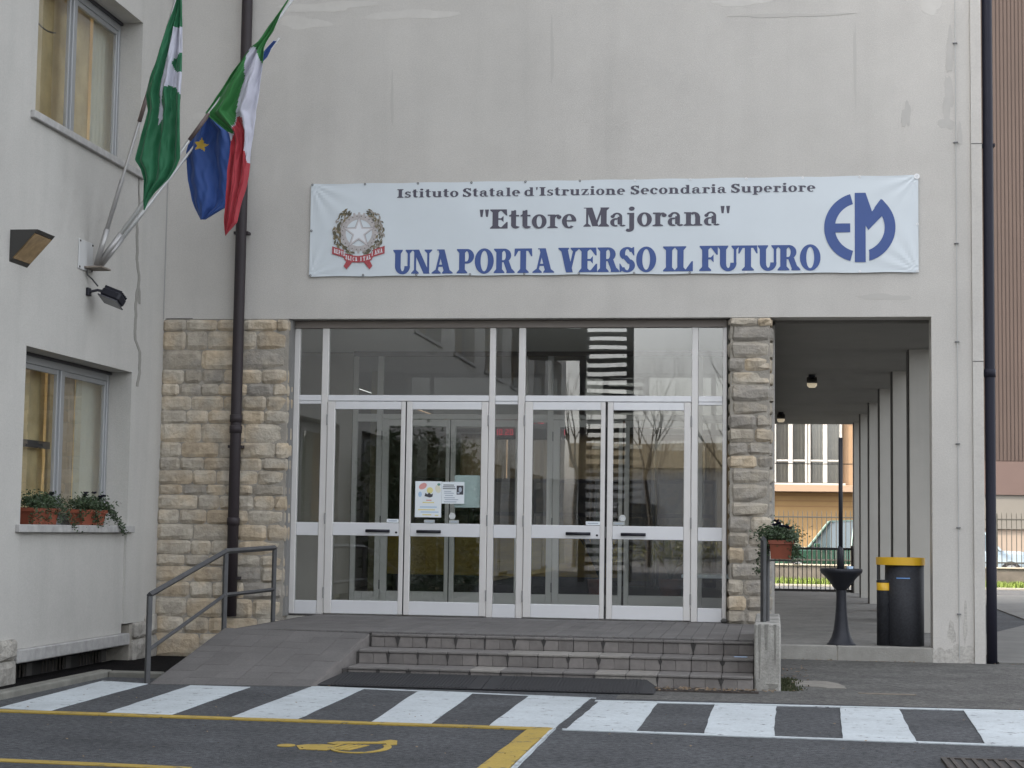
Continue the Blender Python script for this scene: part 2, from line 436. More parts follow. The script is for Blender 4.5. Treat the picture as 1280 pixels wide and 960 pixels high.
# ------------------------------------------------------------------ entrance steps with platform and ramp
PZ = .36
st = empty('entrance_steps', (-1.9, -1.5, 0), 'grey tiled platform with three low steps and ramp before the glass doors', 'steps')
m = MB()
m.box(-5.10, -.135, -2.78, .15, -.02, PZ - .022)
m.box(-3.62, -.135, -3.13, -2.78, -.02, PZ - .022)
m.box(-3.66, -.135, -3.53, -3.13, -.02, .24 - .022); m.box(-3.69, -.135, -3.93, -3.53, -.02, .12 - .022)
m.box(-.135, .02, -1.9, .15, -.02, PZ - .022)
m.build('core', GROUT, st)
# ramp wedge: top edge (-5.10,-2.78)-(-3.62,-3.15), foot (-5.10,-4.80)-(-3.73,-4.62)
def ramp_pt(u, v):
    a = Vector((-5.10, -2.78, PZ)).lerp(Vector((-3.62, -3.15, PZ)), u)
    b = Vector((-5.10, -4.80, .004)).lerp(Vector((-3.74, -4.64, .004)), u)
    return a.lerp(b, v)
m = MB()
A, B, C_, D_ = ramp_pt(0, 0), ramp_pt(1, 0), ramp_pt(1, 1), ramp_pt(0, 1)
dz = Vector((0, 0, -.024))
vs = [A + dz, B + dz, C_ + dz * .2, D_ + dz * .2, Vector((A.x, A.y, -.05)), Vector((B.x, B.y, -.05)), Vector((C_.x, C_.y, -.05)), Vector((D_.x, D_.y, -.05))]
m.add(vs, [(0, 3, 2, 1), (4, 5, 6, 7), (0, 4, 7, 3), (1, 2, 6, 5), (0, 1, 5, 4), (3, 7, 6, 2)])
fixn(m.build('ramp_core', M('ramp_grout', (.085, .08, .075), .95), st))
def tile_mesh(name, w_, d_, h_, mat, b=.003):
    m = MB(); m.bbox(0, w_, 0, d_, 0, h_, b)
    me = bpy.data.meshes.new(name); me.from_pydata(m.v, [], m.f); me.materials.append(mat); me.update(); return me
rd = random.Random(11)
pt = tile_mesh('platform_tile', .1392, .417, .02, TILE)
ncols = int(4.96 / .142)
for j in range(8):
    y0 = .15 - .42 * (j + 1)
    if y0 < -3.16: continue
    for i in range(ncols):
        x0 = -.14 - .142 * (i + 1)
        if y0 < -2.80 and x0 < -3.62: continue
        o = link('tile', pt, st); o.location = (x0, y0, PZ - .021 + rd.uniform(-.0006, .0006))
        o.matrix_parent_inverse = Matrix.Translation(-st.location)
# ramp tiles
nu, nv = 6, 9
for i in range(nu):
    for j in range(nv):
        sh = 0
        g_ = .005
        u0, u1, v0, v1 = (i + g_) / nu, (i + 1 - g_) / nu, (j + g_ * 1.4) / nv, (j + 1 - g_ * 1.4) / nv
        q = [ramp_pt(u0, v0), ramp_pt(u1, v0), ramp_pt(u1, v1), ramp_pt(u0, v1)]
        m = MB(); dd = Vector((0, 0, rd.uniform(-.0015, .0008)))
        m.add([p + dd for p in q] + [p + dd - Vector((0, 0, .02)) for p in q], [(3, 2, 1, 0), (0, 1, 5, 4), (1, 2, 6, 5), (2, 3, 7, 6), (3, 0, 4, 7)])
        fixn(m.build('tile', TILE, st))
# tiled ramp cheek beside the steps
m = MB()
q = [Vector((-3.615, -3.16, -.0)), Vector((-3.615, -3.16, PZ - .004)), Vector((-3.735, -4.62, .01)), Vector((-3.735, -4.64, 0))]
m.add(q + [p + Vector((-.03, 0, 0)) for p in q], [(0, 1, 2, 3), (7, 6, 5, 4), (0, 4, 5, 1), (1, 5, 6, 2), (2, 6, 7, 3)])
fixn(m.build('ramp_cheek', TILE_R, st))
# risers and nosings
rt = tile_mesh('riser_tile', .262, .018, .094, TILE_R)
rth = tile_mesh('riser_half', .129, .018, .094, TILE_R)
rtp = tile_mesh('riser_pale', .262, .019, .094, TILE_P)
nz = tile_mesh('nosing_tile', .264, .42, .024, TILE_N, .006)
nzp = tile_mesh('nosing_pale', .264, .42, .024, TILE_P, .006)
for s_i, (zt, yf, xl) in enumerate(((PZ, -3.15, -3.60), (.24, -3.55, -3.64), (.12, -3.95, -3.67))):
    x = -.136; k = 0
    while x - .268 > xl - .2:
        x1 = x; x0 = max(x - .268, xl)
        if x1 - x0 < .03: break
        pale_n = (s_i == 1 and 4 <= k <= 7) or (s_i == 2 and k in (3, 4, 8))
        pale_r = (s_i == 2 and k in (3, 4))
        off = .07 if s_i == 1 else 0
        full = (x1 - x0) > .26
        # two half tiles per riser piece, nosing above
        for h in (0, 1):
            a = x0 + (x1 - x0) * h / 2
            m = MB(); m.bbox(a + (.003 if h == 0 else .0006), a + (x1 - x0) / 2 - (.003 if h else .0006), yf + rd.uniform(-.001, .001), yf + .018, zt - .118, zt - .026, .003)
            m.build('riser_tile', TILE_P if pale_r else TILE_R, st)
        if s_i == 0:
            m = MB(); m.bbox(x0 + .002, x1 - .002, yf - .012, yf + .03, zt - .024, zt + .001, .006)
        else:
            m = MB(); m.bbox(x0 + .002, x1 - .002, yf - .012, yf + .40, zt - .024, zt + .001, .006)
        m.build('nosing', TILE_P if pale_n else TILE_N, st)
        # drip stain at the joint
        if rd.random() < .75 and k > 0:
            hh = rd.uniform(.4, .95); ww = rd.uniform(.010, .026)
            m = MB(); m.prism([(x1 - ww, zt - .026), (x1 + ww, zt - .026), (x1 + ww * .7, zt - .05), (x1 + .004, zt - .03 - .088 * hh), (x1 - .004, zt - .03 - .088 * hh), (x1 - ww * .8, zt - .045)], yf - .0045, yf - .001)
            m.build('drip_stain', SOOT, st)
        x = x0; k += 1
m = MB(); m.bbox(-.52, -.44, .02, .09, PZ, PZ + .05, .02); tag(m.build('doorstop', M('doorstop_grey', (.08, .078, .075), .8)), 'small dark door wedge lying at the foot of the right stone pillar', 'door wedge')
m = MB(); m.prismz([(-.31, -3.40), (-.20, -3.42), (-.19, -3.36), (-.30, -3.34)], .243, .247)
tag(m.build('paper_scrap', M('blue_paper', (.42, .55, .75), .6)), 'small pale blue paper scrap lying on the second step near the right end', 'paper scrap')

# rubber threshold ramp mat
e = empty('rubber_ramp_mat', (-2.35, -4.3, 0), 'long black ribbed rubber wedge mat lying against the lowest step', 'mat')
for (x0, x1) in ((-3.74, -2.35), (-2.345, -.93)):
    m = MB()
    pr = [(-4.56, .008), (-4.56, .014), (-3.99, .075), (-3.965, .075), (-3.965, .008)]
    n = len(pr)
    c0 = .10 if x0 < -3 else 0; c1 = .10 if x1 > -1 else 0
    vs = [(x0 + (c0 if z > .05 else 0), y, z) for y, z in pr] + [(x1 - (c1 if z > .05 else 0), y, z) for y, z in pr]
    m.add(vs, [tuple(range(n)), tuple(range(n, 2 * n))[::-1]] + [(i, (i + 1) % n, n + (i + 1) % n, n + i) for i in range(n)])
    o = fixn(m.build('mat_section', RUBBER, e))
    r_ = MB(); x = x0 + .12
    while x < x1 - .11:
        r_.add([(x, -4.54, .017), (x + .012, -4.54, .017), (x + .012, -4.0, .0755), (x, -4.0, .0755),
                (x, -4.54, .021), (x + .012, -4.54, .021), (x + .012, -4.0, .0795), (x, -4.0, .0795)],
               [(4, 5, 6, 7), (0, 1, 5, 4), (1, 2, 6, 5), (3, 0, 4, 7)]); x += .03
    r = r_.build('rib', RUBBER, o); r['kind'] = 'stuff'

# ------------------------------------------------------------------ stone work
def stone_block(x0, x1, z0, z1, yf, mat, parent, depth=.05, rd=random, nx=4, nz_=3, rough=.020, name='stone', axis='y', round_r=False, round_l=False):
    """rough hewn block: pillowed, noisy front face with the sides behind it. front looks to -Y (or +X for axis 'x')"""
    m = MB(); vs = []; fs = []
    W_, H_ = x1 - x0, z1 - z0
    for j in range(nz_ + 1):
        for i in range(nx + 1):
            u, v = i / nx, j / nz_
            edge = i in (0, nx) or j in (0, nz_)
            uu = .10 + .80 * (u - .0) if False else u
            # pull inner columns towards the border so that the pillow edge is crisp
            bu = {0: 0, 1: .13, nx - 1: .87, nx: 1}.get(i, u)
            bv = {0: 0, 1: .22, nz_ - 1: .78, nz_: 1}.get(j, v)
            x = x0 + W_ * bu + (rd.uniform(-.006, .006) if not edge else rd.uniform(-.004, .004))
            z = z0 + H_ * bv + (rd.uniform(-.012, .012) if not edge else rd.uniform(-.004, .004))
            corner = (i in (0, nx)) and (j in (0, nz_))
            if corner:
                x += (W_ * .05 if W_ < .1 else .012) * (1 if i == 0 else -1); z += .010 * (1 if j == 0 else -1)
            y = yf + (.010 if edge else -rd.uniform(-.004, rough))
            if round_r and i == nx: y = yf + .09
            if round_r and i == nx - 1: y += .02
            if round_l and i == 0: y = yf + .09
            vs.append((x, y, z))
    nf = len(vs)
    def id_(i, j): return j * (nx + 1) + i
    for j in range(nz_):
        for i in range(nx): fs.append((id_(i, j), id_(i + 1, j), id_(i + 1, j + 1), id_(i, j + 1)))
    ring = [id_(i, 0) for i in range(nx + 1)] + [id_(nx, j) for j in range(1, nz_ + 1)] + [id_(i, nz_) for i in range(nx - 1, -1, -1)] + [id_(0, j) for j in range(nz_ - 1, 0, -1)]
    for k in ring: vs.append((vs[k][0], yf + .024 + depth + .06 * (round_r or round_l), vs[k][2]))
    n = len(ring)
    for k in range(n): fs.append((ring[(k + 1) % n], ring[k], nf + k, nf + (k + 1) % n))
    if axis == 'x': vs = [(WX - (y - 0), x, z) for x, y, z in vs]; fs = [f for f in fs]
    m.add(vs, fs)
    return m.build(name, mat, parent, smooth=False)

bld = empty('school_building', (-2.3, 9, 0), 'large plastered school block with rough stone cladding and open passage at its right', 'building')
# -- left panel of stone
clad = MB(); clad.box(-6.80, -5.33, -.013, .45, -.35, 3.635); clad = clad.build('stone_cladding', MORTAR, bld)
ZB = [3.632, 3.50, 3.29, 3.07, 2.91, 2.77, 2.61, 2.46, 2.25, 2.08, 1.94, 1.78, 1.66, 1.50, 1.34, 1.16, 1.0, .87, .70, .52, .31, .13, -.15]
rd = random.Random(3)
for k in range(len(ZB) - 1):
    z1, z0 = ZB[k] - .003, ZB[k + 1] + .003
    x = -6.79 + 0
    first = True
    target = -5.30
    cuts = [x]
    h = z1 - z0
    while True:
        wd = rd.uniform(.20, .50) * (1.15 if h > .17 else 1)
        if cuts[-1] + wd > target - .14: break
        cuts.append(cuts[-1] + wd)
    cuts.append(target + rd.uniform(-.012, .012))
    for a, b in zip(cuts, cuts[1:]):
        last = b == cuts[-1]
        stone_block(a + .003, b - .003, z0, z1, -.028 + rd.uniform(-.008, .006), STONE if rd.random() < .86 else STONE_G, clad, rd=rd, round_r=last)
# -- pillar right of the doors
pil = MB(); pil.box(-.425, -.005, -.012, .40, .0, 3.635); pil = pil.build('stone_pillar', MORTAR, bld)
ZP = [3.632, 3.54, 3.38, 3.20, 3.05, 2.91, 2.73, 2.59, 2.44, 2.29, 2.15, 2.01, 1.85, 1.65, 1.50, 1.33, 1.17, 1.0, .83, .66, .50, PZ + .002]
for k in range(len(ZP) - 1):
    z1, z0 = ZP[k] - .005, ZP[k + 1] + .005
    L_, R_ = -.45 + rd.uniform(-.008, .008), .03 + rd.uniform(-.012, .012)
    two = rd.random() < .6
    c = rd.uniform(-.30, -.12)
    segs = [(L_, c), (c + .008, R_)] if two else [(L_, R_)]
    for a, b in segs:
        o = stone_block(a, b, z0, z1, -.03 + rd.uniform(-.012, .01), STONE_G if rd.random() < .8 else STONE, pil, rd=rd, depth=.3, rough=.03, round_r=(b == R_), round_l=(a == L_))

# -- upper mass, beam and piers
up = MB()
up.box(WX, 2.11, 0, 18.0, 3.64, 13.5)
wall = up.build('upper_wall', PLASTER, bld)
m = MB(); m.box(2.112, 2.222, -.025, .30, -.06, 3.64); m.box(2.112, 2.222, -.025, 18.0, 3.641, 13.5)
strip = m.build('corner_strip', PLASTER, bld)
m = MB()
for z in (5.49, 3.16): m.box(2.112, 2.222, -.0275, -.0245, z - .004, z + .004)
m.build('joint_and_shade', SEAM_SHADE, strip)
# a soffit skin (the passage ceiling) just under the slab
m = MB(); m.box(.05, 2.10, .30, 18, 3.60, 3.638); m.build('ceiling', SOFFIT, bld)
m = MB(); m.box(-6.7, -.03, .24, 17.8, 3.61, 3.638); m.build('hall_ceiling', M('hall_ceiling_white', (.78, .77, .74), .9), bld)
for k, yy in enumerate((0, 3.0, 5.95, 8.9, 11.85, 14.8, 17.4)):
    m = MB()
    if k == 0: m.box(1.69, 2.11, .0, .30, -.06, 3.64)
    else: m.box(1.69, 2.108, yy, yy + .35, .10, 3.60)
    m.build('pier', PLASTER if k == 0 else PIERM, bld)
    if k > 0:
        m = MB(); m.box(1.675, 1.689, yy + .04, yy + .31, .15, 3.60); m.build('joint_and_shade', SEAM_SHADE, bld)  # dark sheet paints the shade on the pier's inner side face
# passage inner wall, hall envelope
m = MB()
m.box(-.02, .05, .40, 17.9, 0, 3.60)
m.build('passage_wall', PLASTER, bld)
HALLW = M('hall_wall', (.36, .335, .29), .85, var=.08, vscale=1)
m = MB()
m.box(-6.75, -6.70, .5, 17.8, .2, 3.6); m.build('hall_side_wall', HALLW, bld)
m = MB()
m.box(-6.7, -6.5, 17.8, 17.9, .2, 3.6); m.box(-.3, -.03, 17.8, 17.9, .2, 3.6); m.box(-6.5, -.3, 17.8, 17.9, 3.3, 3.6); m.box(-6.5, -.3, 17.8, 17.9, .2, .9); m.box(-4.42, -3.38, 17.8, 17.9, .9, 2.3); m.box(-2.34, -1.3, 17.8, 17.9, .9, 2.5)
for k in range(1, 6): m.box(-6.54 + k * 1.04, -6.46 + k * 1.04, 17.8, 17.9, .9, 3.3)
m.build('hall_back_wall', HALLW, bld)
m = MB(); m.box(-6.7, -.03, .16, 17.8, .2, .352); m.build('hall_floor', M('hall_terrazzo', (.42, .40, .36), .35, var=.2, vscale=14), bld)
RC = M('rear_curtain', (.13, .105, .07), .9, var=.2, vscale=2)
_N = RC.node_tree.nodes; _L = RC.node_tree.links
_t = _N.new('ShaderNodeBsdfTranslucent'); _t.inputs[0].default_value = (.13, .10, .06, 1)
_m = _N.new('ShaderNodeMixShader'); _m.inputs[0].default_value = .5
_L.new(_N['Principled BSDF'].outputs[0], _m.inputs[1]); _L.new(_t.outputs[0], _m.inputs[2]); _L.new(_m.outputs[0], _N['Material Output'].inputs[0])
for k in range(6):
    m = MB(); x0 = -6.5 + k * 1.04
    for i in range(25): m.v.append((x0 + 1.0 * i / 24, 17.74 + .02 * math.sin(i * 1.3), .85))
    for i in range(25): m.v.append((x0 + 1.0 * i / 24, 17.74 + .02 * math.sin(i * 1.3), 3.35))
    m.f = [(i, i + 1, 26 + i, 25 + i) for i in range(24)]; m.m = [0] * 24
    m.build('rear_curtain', RC, bld, smooth=True)
# inner yellow columns of the hall seen behind the upper left pane
for x_ in (-6.35, -5.75):
    m = MB(); m.box(x_, x_ + .12, 6.0, 6.12, .352, 3.6); m.build('hall_column', M('cream_column', (.62, .55, .38), .6), bld)
# jamb returns beside the doors
m = MB(); m.box(-5.336, -5.30, .03, .30, PZ - .02, 3.635); m.build('jamb', M('jamb_grey', (.20, .195, .185), .8), bld)
# filler patches on the plaster
def blob(cx, cz, rx, rz, seed, n=26):
    rd = random.Random(seed); ph = [rd.uniform(0, 6.28) for _ in range(4)]
    out = []
    for k in range(n):
        a = 2 * math.pi * k / n
        r = 1 + .18 * math.sin(2 * a + ph[0]) + .14 * math.sin(3 * a + ph[1]) + .10 * math.sin(5 * a + ph[2]) + rd.uniform(-.06, .06)
        out.append((cx + rx * r * math.cos(a), cz + rz * r * math.sin(a)))
    return out
for i, (cx, cz, rx, rz) in enumerate(((-5.25, 7.02, .28, .07), (-4.0, 7.08, .45, .06), (-.3, 7.12, .35, .045), (-6.35, 5.95, .18, .06), (-6.5, 5.35, .08, .035), (-5.0, 7.2, .5, .06), (1.72, 7.1, .10, .2))):
    for q, sc_ in ((0, 1.0),):
        m = MB(); m.prism(blob(cx, cz, rx * sc_, rz * sc_, 50 + i, 60), -.0012, .0005); fixn(m.build('filler_patch', PATCH, wall))
DAMP = M('damp_stain', (.435, .417, .388), .95, var=.05, vscale=6)
for i, (cx, cz, rx, rz) in enumerate(((1.88, 6.0, .055, .22), (1.86, 5.72, .075, .07), (1.44, 5.82, .045, .14), (2.0, 5.6, .02, .15), (1.9, 6.5, .04, .22))):
    m = MB(); m.prism(blob(cx, cz, rx, rz, 70 + i, 50), -.0012 - .0005 * i, .0005); fixn(m.build('damp_stain', DAMP, wall))
DIRT = M('foot_grime', (.425, .405, .37), .95, var=.15, vscale=8, grain=(30, .15))
for i, (cx, cz, rx, rz) in enumerate(((1.80, .07, .10, .10), (1.97, .05, .12, .16), (1.88, .32, .035, .12), (2.02, .42, .02, .2))):
    m = MB(); m.prism([(x, max(z, -.05)) for x, z in blob(cx, cz, rx, rz, 90 + i, 40)], -.0016 - .0006 * i, .0005); fixn(m.build('grime', DIRT, wall))
for i, (cx, cz, rx, rz) in enumerate(((-2.4, 6.6, .02, .35), (.9, 6.4, .015, .5), (1.2, 3.85, .25, .035), (-4.2, 6.1, .018, .3), (.2, 6.95, .6, .02))):
    m = MB(); m.prism(blob(cx, cz, rx, rz, 130 + i, 50), -.0010 - .0004 * i, .0005); fixn(m.build('damp_stain', M('faint_streak', (.452, .432, .40), .95), wall))
# conduit wire with clips down the pier
e = empty('lightning_wire', (1.95, -.01, .3), 'thin grey wire with small clips running down the right pier', 'wire')
m = MB(); m.tube([(1.955, -.016, z) for z in (10, 7, 5, 3, 1, .05)], .004, 6); m.build('wire', M('wire_grey', (.42, .42, .41), .5, metal=.4), e)
for z in (6.59, 5.51, 4.42, 3.37, 2.29, 1.41, .51):
    m = MB(); m.bbox(1.932, 1.978, -.024, .0, z - .006, z + .006, .002); m.build('clip', M('clip_dark', (.17, .17, .17), .6), e)
m = MB(); m.box(-6.76, -6.45, -.006, .001, 3.645, 3.652); m.build('crack', SEAM_SHADE, wall)

# ------------------------------------------------------------------ glazed screens
def screen(yf, dx, label, handles, mat1, mat2, gmat, name='glazed_door_screen'):
    e = empty(name, (-2.9 + dx, yf, PZ), label, 'glass doors')
    def part(nm, x0, x1, z0, z1, mat, par=None, y0=yf, y1=yf + .07, b=.004):
        m = MB(); m.bbox(x0 + dx, x1 + dx, y0, y1, z0, z1, b); return m.build(nm, mat, par or e)
    TOPZ = 3.55
    # posts
    for (a, b) in ((-5.30, -5.24), (-4.98, -4.905), (-3.075, -3.01), (-2.75, -2.675), (-.845, -.775), (-.51, -.465)):
        part('mullion', a, b, PZ + .002, TOPZ, mat1)
    part('head', -5.30, -.465, TOPZ + .001, 3.634, ALU_SHADE, y0=yf - .01)
    for (a, b) in ((-5.238, -4.982), (-4.903, -3.077), (-3.008, -2.752), (-2.673, -.847), (-.773, -.512)):
        part('transom', a, b, 2.735, 2.80, mat2, y0=yf + .004, y1=yf + .066)
        m = MB(); m.box(a + dx, b + dx, yf + .03, yf + .036, 2.801, TOPZ - .001); m.build('pane', gmat, e)
    # sidelights
    for (a, b) in ((-5.238, -4.982), (-3.008, -2.752), (-.773, -.512)):
        part('bottom_rail', a, b, PZ + .002, .51, mat2, y0=yf + .008, y1=yf + .062)
        part('middle_rail', a, b, 1.23, 1.375, mat2, y0=yf + .008, y1=yf + .062)
        part('top_rail', a, b, 2.70, 2.734, mat2, y0=yf + .008, y1=yf + .062)
        for z0, z1 in ((.511, 1.229), (1.376, 2.699)):
            m = MB(); m.box(a + dx, b + dx, yf + .03, yf + .036, z0, z1); m.build('pane', gmat, e)
    doors = ((-4.900, -4.012, 1), (-3.998, -3.080, 0), (-2.670, -1.782, 1), (-1.758, -.850, 0))
    for (a, b, left) in doors:
        d = MB()
        lw = .085 if left else .062; rw = .05 if left else .075
        d.bbox(a + dx, a + lw + dx, yf - .012, yf + .045, PZ + .012, 2.728, .005); d.bbox(b - rw + dx, b + dx, yf - .012, yf + .045, PZ + .012, 2.728, .005)
        d = d.build('door', mat1, e)
        for nm, z0, z1 in (('bottom_rail', PZ + .012, .52), ('middle_rail', 1.235, 1.38), ('top_rail', 2.64, 2.727)):
            m = MB(); m.bbox(a + lw + .001 + dx, b - rw - .001 + dx, yf - .010, yf + .043, z0, z1, .004); m.build(nm, mat2, d)
        for z0, z1 in ((.521, 1.234), (1.381, 2.639)):
            m = MB(); m.box(a + lw + .001 + dx, b - rw - .001 + dx, yf + .012, yf + .018, z0, z1); m.build('pane', gmat, d)
        if handles:
            hx = {-4.900: -4.43, -3.998: -3.855, -2.670: -2.20, -1.758: -1.60}[a]
            hz = 1.29
            m = MB(); m.tube([(hx, yf - .045, hz), (hx + .27, yf - .045, hz)], .017, 10)
            m.tube([(hx + .02, yf - .045, hz), (hx + .02, yf - .008, hz)], .012, 8); m.tube([(hx + .25, yf - .045, hz), (hx + .25, yf - .008, hz)], .012, 8)
            m.build('handle', BLACKP, d, smooth=True)
            if left:
                m = MB(); m.tube([(b - rw - .03, yf - .018, 1.275), (b - rw - .03, yf - .009, 1.275)], .012, 10); m.build('lock', BLACKP, d)
        for z in (2.52, 1.42, .60):
            xx = a - .004 if left else b + .004
            m = MB(); m.tube([(xx + dx, yf - .018, z - .06), (xx + dx, yf - .018, z + .06)], .008, 8); m.build('hinge', M('hinge_grey', (.30, .30, .30), .4, metal=.6), d)
        # dark rebate on the meeting side
        m = MB(); xx = b + .001 if left else a - .008
        m.box(xx + dx, xx + .007 + dx, yf + .0, yf + .04, PZ + .01, 2.728); m.build('gasket', RUBBER, d)
    m = MB(); m.box(-5.30 + dx, -.465 + dx, yf, yf + .07, PZ - .02, PZ + .001); m.build('threshold', M('threshold', (.12, .115, .11), .6), e)
    return e
outer = screen(.16, 0, 'white aluminium entrance screen with four glass door leaves and black handles between the stone walls', True, ALU, ALU_W, GLASS)
ALU_I = M('inner_aluminium', (.80, .79, .77), .5)
inner = screen(3.3, -.07, 'second white aluminium door screen seen inside behind the front glass', False, ALU_I, ALU_I, GLASS_IN, 'inner_door_screen')
# lobby side closing panels next to the inner screen
m = MB(); m.box(-6.7, -5.38, 3.32, 3.36, .352, 3.6); m.build('lobby_panel', HALLW, bld)

# posters and stickers on the door glass
def poster(x0, x1, z0, z1, y, label, cat='notice', base=WHITEP):
    e = MB(); e.bbox(x0, x1, y, y + .002, z0, z1, .0005)
    return tag(e.build('notice', base), label, cat)
def print_(par, poly, y, mat, name='print'):
    m = MB(); m.prism(poly, y - .0008, y, 0); return fixn(m.build(name, mat, par))
PK = M('print_pink', (.62, .30, .27), .7); YL = M('print_yellow', (.66, .60, .25), .7); BL = M('print_paleblue', (.36, .50, .66), .7); GN = M('print_green', (.13, .28, .22), .7); BK = M('print_black', (.05, .05, .06), .7); GR = M('print_grey', (.36, .40, .46), .7)
YP = .148
p1 = poster(-3.885, -3.59, 1.447, 1.845, YP, 'tall white poster with pink and yellow drawing taped to the second glass door', 'poster')
def E2(cx, cz, rx, rz, n=16, rot=0): return [(cx + rx * math.cos(6.2832 * k / n) * math.cos(rot) - rz * math.sin(6.2832 * k / n) * math.sin(rot), cz + rx * math.cos(6.2832 * k / n) * math.sin(rot) + rz * math.sin(6.2832 * k / n) * math.cos(rot)) for k in range(n)]
print_(p1, E2(-3.80, 1.79, .048, .032, 16, .5), YP, PK, 'pink_blob'); print_(p1, E2(-3.72, 1.745, .035, .035), YP - .0009, YL, 'yellow_blob')
print_(p1, E2(-3.63, 1.76, .03, .045, 16, .3), YP, M('print_cream', (.66, .64, .50), .7), 'cream_blob'); print_(p1, E2(-3.62, 1.81, .018, .014), YP - .0009, GN, 'green_logo')
print_(p1, [(-3.78, 1.68), (-3.77, 1.715), (-3.745, 1.70), (-3.73, 1.722), (-3.705, 1.70), (-3.685, 1.71), (-3.69, 1.675), (-3.72, 1.665)], YP - .0012, BK, 'dark_drawing')
print_(p1, E2(-3.83, 1.70, .02, .03), YP, BL, 'blue_blob')
for k, (a, b, z, mt) in enumerate(((-3.80, -3.67, 1.610, YL), (-3.76, -3.70, 1.635, PK), (-3.83, -3.64, 1.56, BL), (-3.85, -3.66, 1.53, YL), (-3.82, -3.62, 1.505, BL), (-3.80, -3.70, 1.475, YL), (-3.66, -3.62, 1.47, YL))):
    print_(p1, [(a, z - .006), (b, z - .006), (b, z + .006), (a, z + .006)], YP, mt, 'text_line')
p2 = poster(-3.588, -3.335, 1.60, 1.84, YP, 'white landscape notice with small dark photo beside the tall poster on the door', 'notice')
print_(p2, [(-3.42, 1.70), (-3.345, 1.70), (-3.345, 1.80), (-3.42, 1.80)], YP, BK, 'photo'); print_(p2, E2(-3.38, 1.755, .018, .028), YP - .001, GR, 'photo_detail'); print_(p2, E2(-3.40, 1.72, .015, .01), YP - .001, GR, 'photo_detail')
for k, (z, a, b) in enumerate(((1.805, -3.57, -3.45), (1.785, -3.575, -3.44), (1.765, -3.575, -3.43), (1.735, -3.56, -3.48), (1.715, -3.56, -3.45), (1.69, -3.55, -3.46), (1.665, -3.56, -3.44), (1.645, -3.55, -3.40), (1.62, -3.56, -3.42))):
    print_(p2, [(a, z - .0045), (b, z - .0045), (b, z + .0045), (a, z + .0045)], YP, BK if k < 3 else GR, 'text_line')
poster(-3.45, -3.165, 1.56, 1.915, .1785, 'plain grey green sheet stuck behind the door glass partly covered by the notice', 'sheet', M('grey_sheet', (.46, .55, .55), .8))
for (x, z, where) in ((-3.465, 1.465, 'round pale seal sticker on the glass below the tall poster'), (-1.585, 1.465, 'round pale seal sticker on the rightmost glass door')):
    m = MB(); m.lathe(0, 0, [(0.001, 0), (.036, 0), (.036, .001), (.001, .001)], 20)
    m.v = [(x + a, YP + c, z + b) for a, b, c in m.v]
    o = m.build('sticker', M('sticker_grey', (.55, .56, .54), .6)); tag(o, where, 'sticker', 'stickers on the door glass')
    m = MB(); m.lathe(0, 0, [(.021, 0), (.025, 0), (.025, .001), (.021, .001)], 20); m.v = [(x + a, YP - .0012 + c, z + b) for a, b, c in m.v]
    m.build('ring', GR, o)
for (x0, x1, z, lab) in ((-4.20, -4.065, 1.403, 'small white push label above the rail of the leftmost door'), (-3.78, -3.66, 1.400, 'small grey push label just below the tall poster'),
                    (-3.50, -3.39, 1.400, 'small pale label under the round sticker of the second door'), (-1.985, -1.83, 1.405, 'small white push label above the rail of the third door'),
                    (-1.69, -1.56, 1.405, 'small pale label under the round sticker of the rightmost door')):
    m = MB(); m.bbox(x0, x1, YP, YP + .0015, z - .02, z + .02, .0005); o = tag(m.build('push_label', WHITEP if 'white' in lab else M('label_grey', (.36, .38, .37), .6)), lab, 'label', 'labels on the door glass')
    print_(o, [(x0 + .02, z - .006), (x1 - .02, z - .006), (x1 - .02, z + .006), (x0 + .02, z + .006)], YP, GR, 'text_line')
#--INTERIOR--
# counter, plants, LED board and table inside the hall
e = empty('reception_counter', (-4.2, 5.7, .352), 'long ochre wooden counter inside the hall behind the doors', 'counter')
WOOD = M('ochre_wood', (.62, .40, .06), .5, var=.2, vscale=3, stretch=(1, 1, 6)); 
m = MB(); m.bbox(-5.4, -2.1, 5.5, 6.0, .68, 1.27, .01); m.build('front', WOOD, e)
m = MB(); m.bbox(-5.3, -2.2, 5.55, 6.0, .353, .679, .01); m.build('plinth', RUBBER, e)
m = MB(); m.bbox(-5.45, -2.05, 5.45, 6.1, 1.271, 1.30, .01); m.build('top', M('dark_wood', (.08, .045, .02), .35), e)
# clutter of the hall
def hall_plant(x, y, h, seed, label):
    e = empty('potted_plant', (x, y, .352), label, 'plant', 'plants in the hall'); rd = random.Random(seed)
    m = MB(); m.lathe(x, y, [(.001, .353), (.13, .353), (.17, .66), (.18, .68), (.15, .68), (.001, .64)], 20); m.build('pot', TERRA, e, smooth=True)
    m = MB()
    for k in range(26):
        a = rd.uniform(0, 6.28); r_ = rd.uniform(.1, .42); top = h * rd.uniform(.55, 1)
        pts = [(x + r_ * f * math.cos(a), y + r_ * f * math.sin(a), .66 + top * (f - .35 * f * f)) for f in (0, .3, .6, .85, 1)]
        for p, q, w0, w1 in zip(pts, pts[1:], (.01, .04, .05, .035), (.04, .05, .035, .004)):
            n_ = Vector((-math.sin(a), math.cos(a), 0)); p = Vector(p); q = Vector(q)
            m.add([p - n_ * w0, p + n_ * w0, q + n_ * w1, q - n_ * w1], [(0, 1, 2, 3)])
    m.build('leaves', LEAF, e)
hall_plant(-2.25, 4.6, 1.5, 1, 'tall leafy potted plant inside the hall behind the third door'); hall_plant(-1.35, 5.4, 1.2, 2, 'shorter leafy potted plant inside the hall behind the rightmost door')
e = empty('hall_table', (-.6, 1.6, .352), 'small white topped table in the lobby behind the right side pane', 'table')
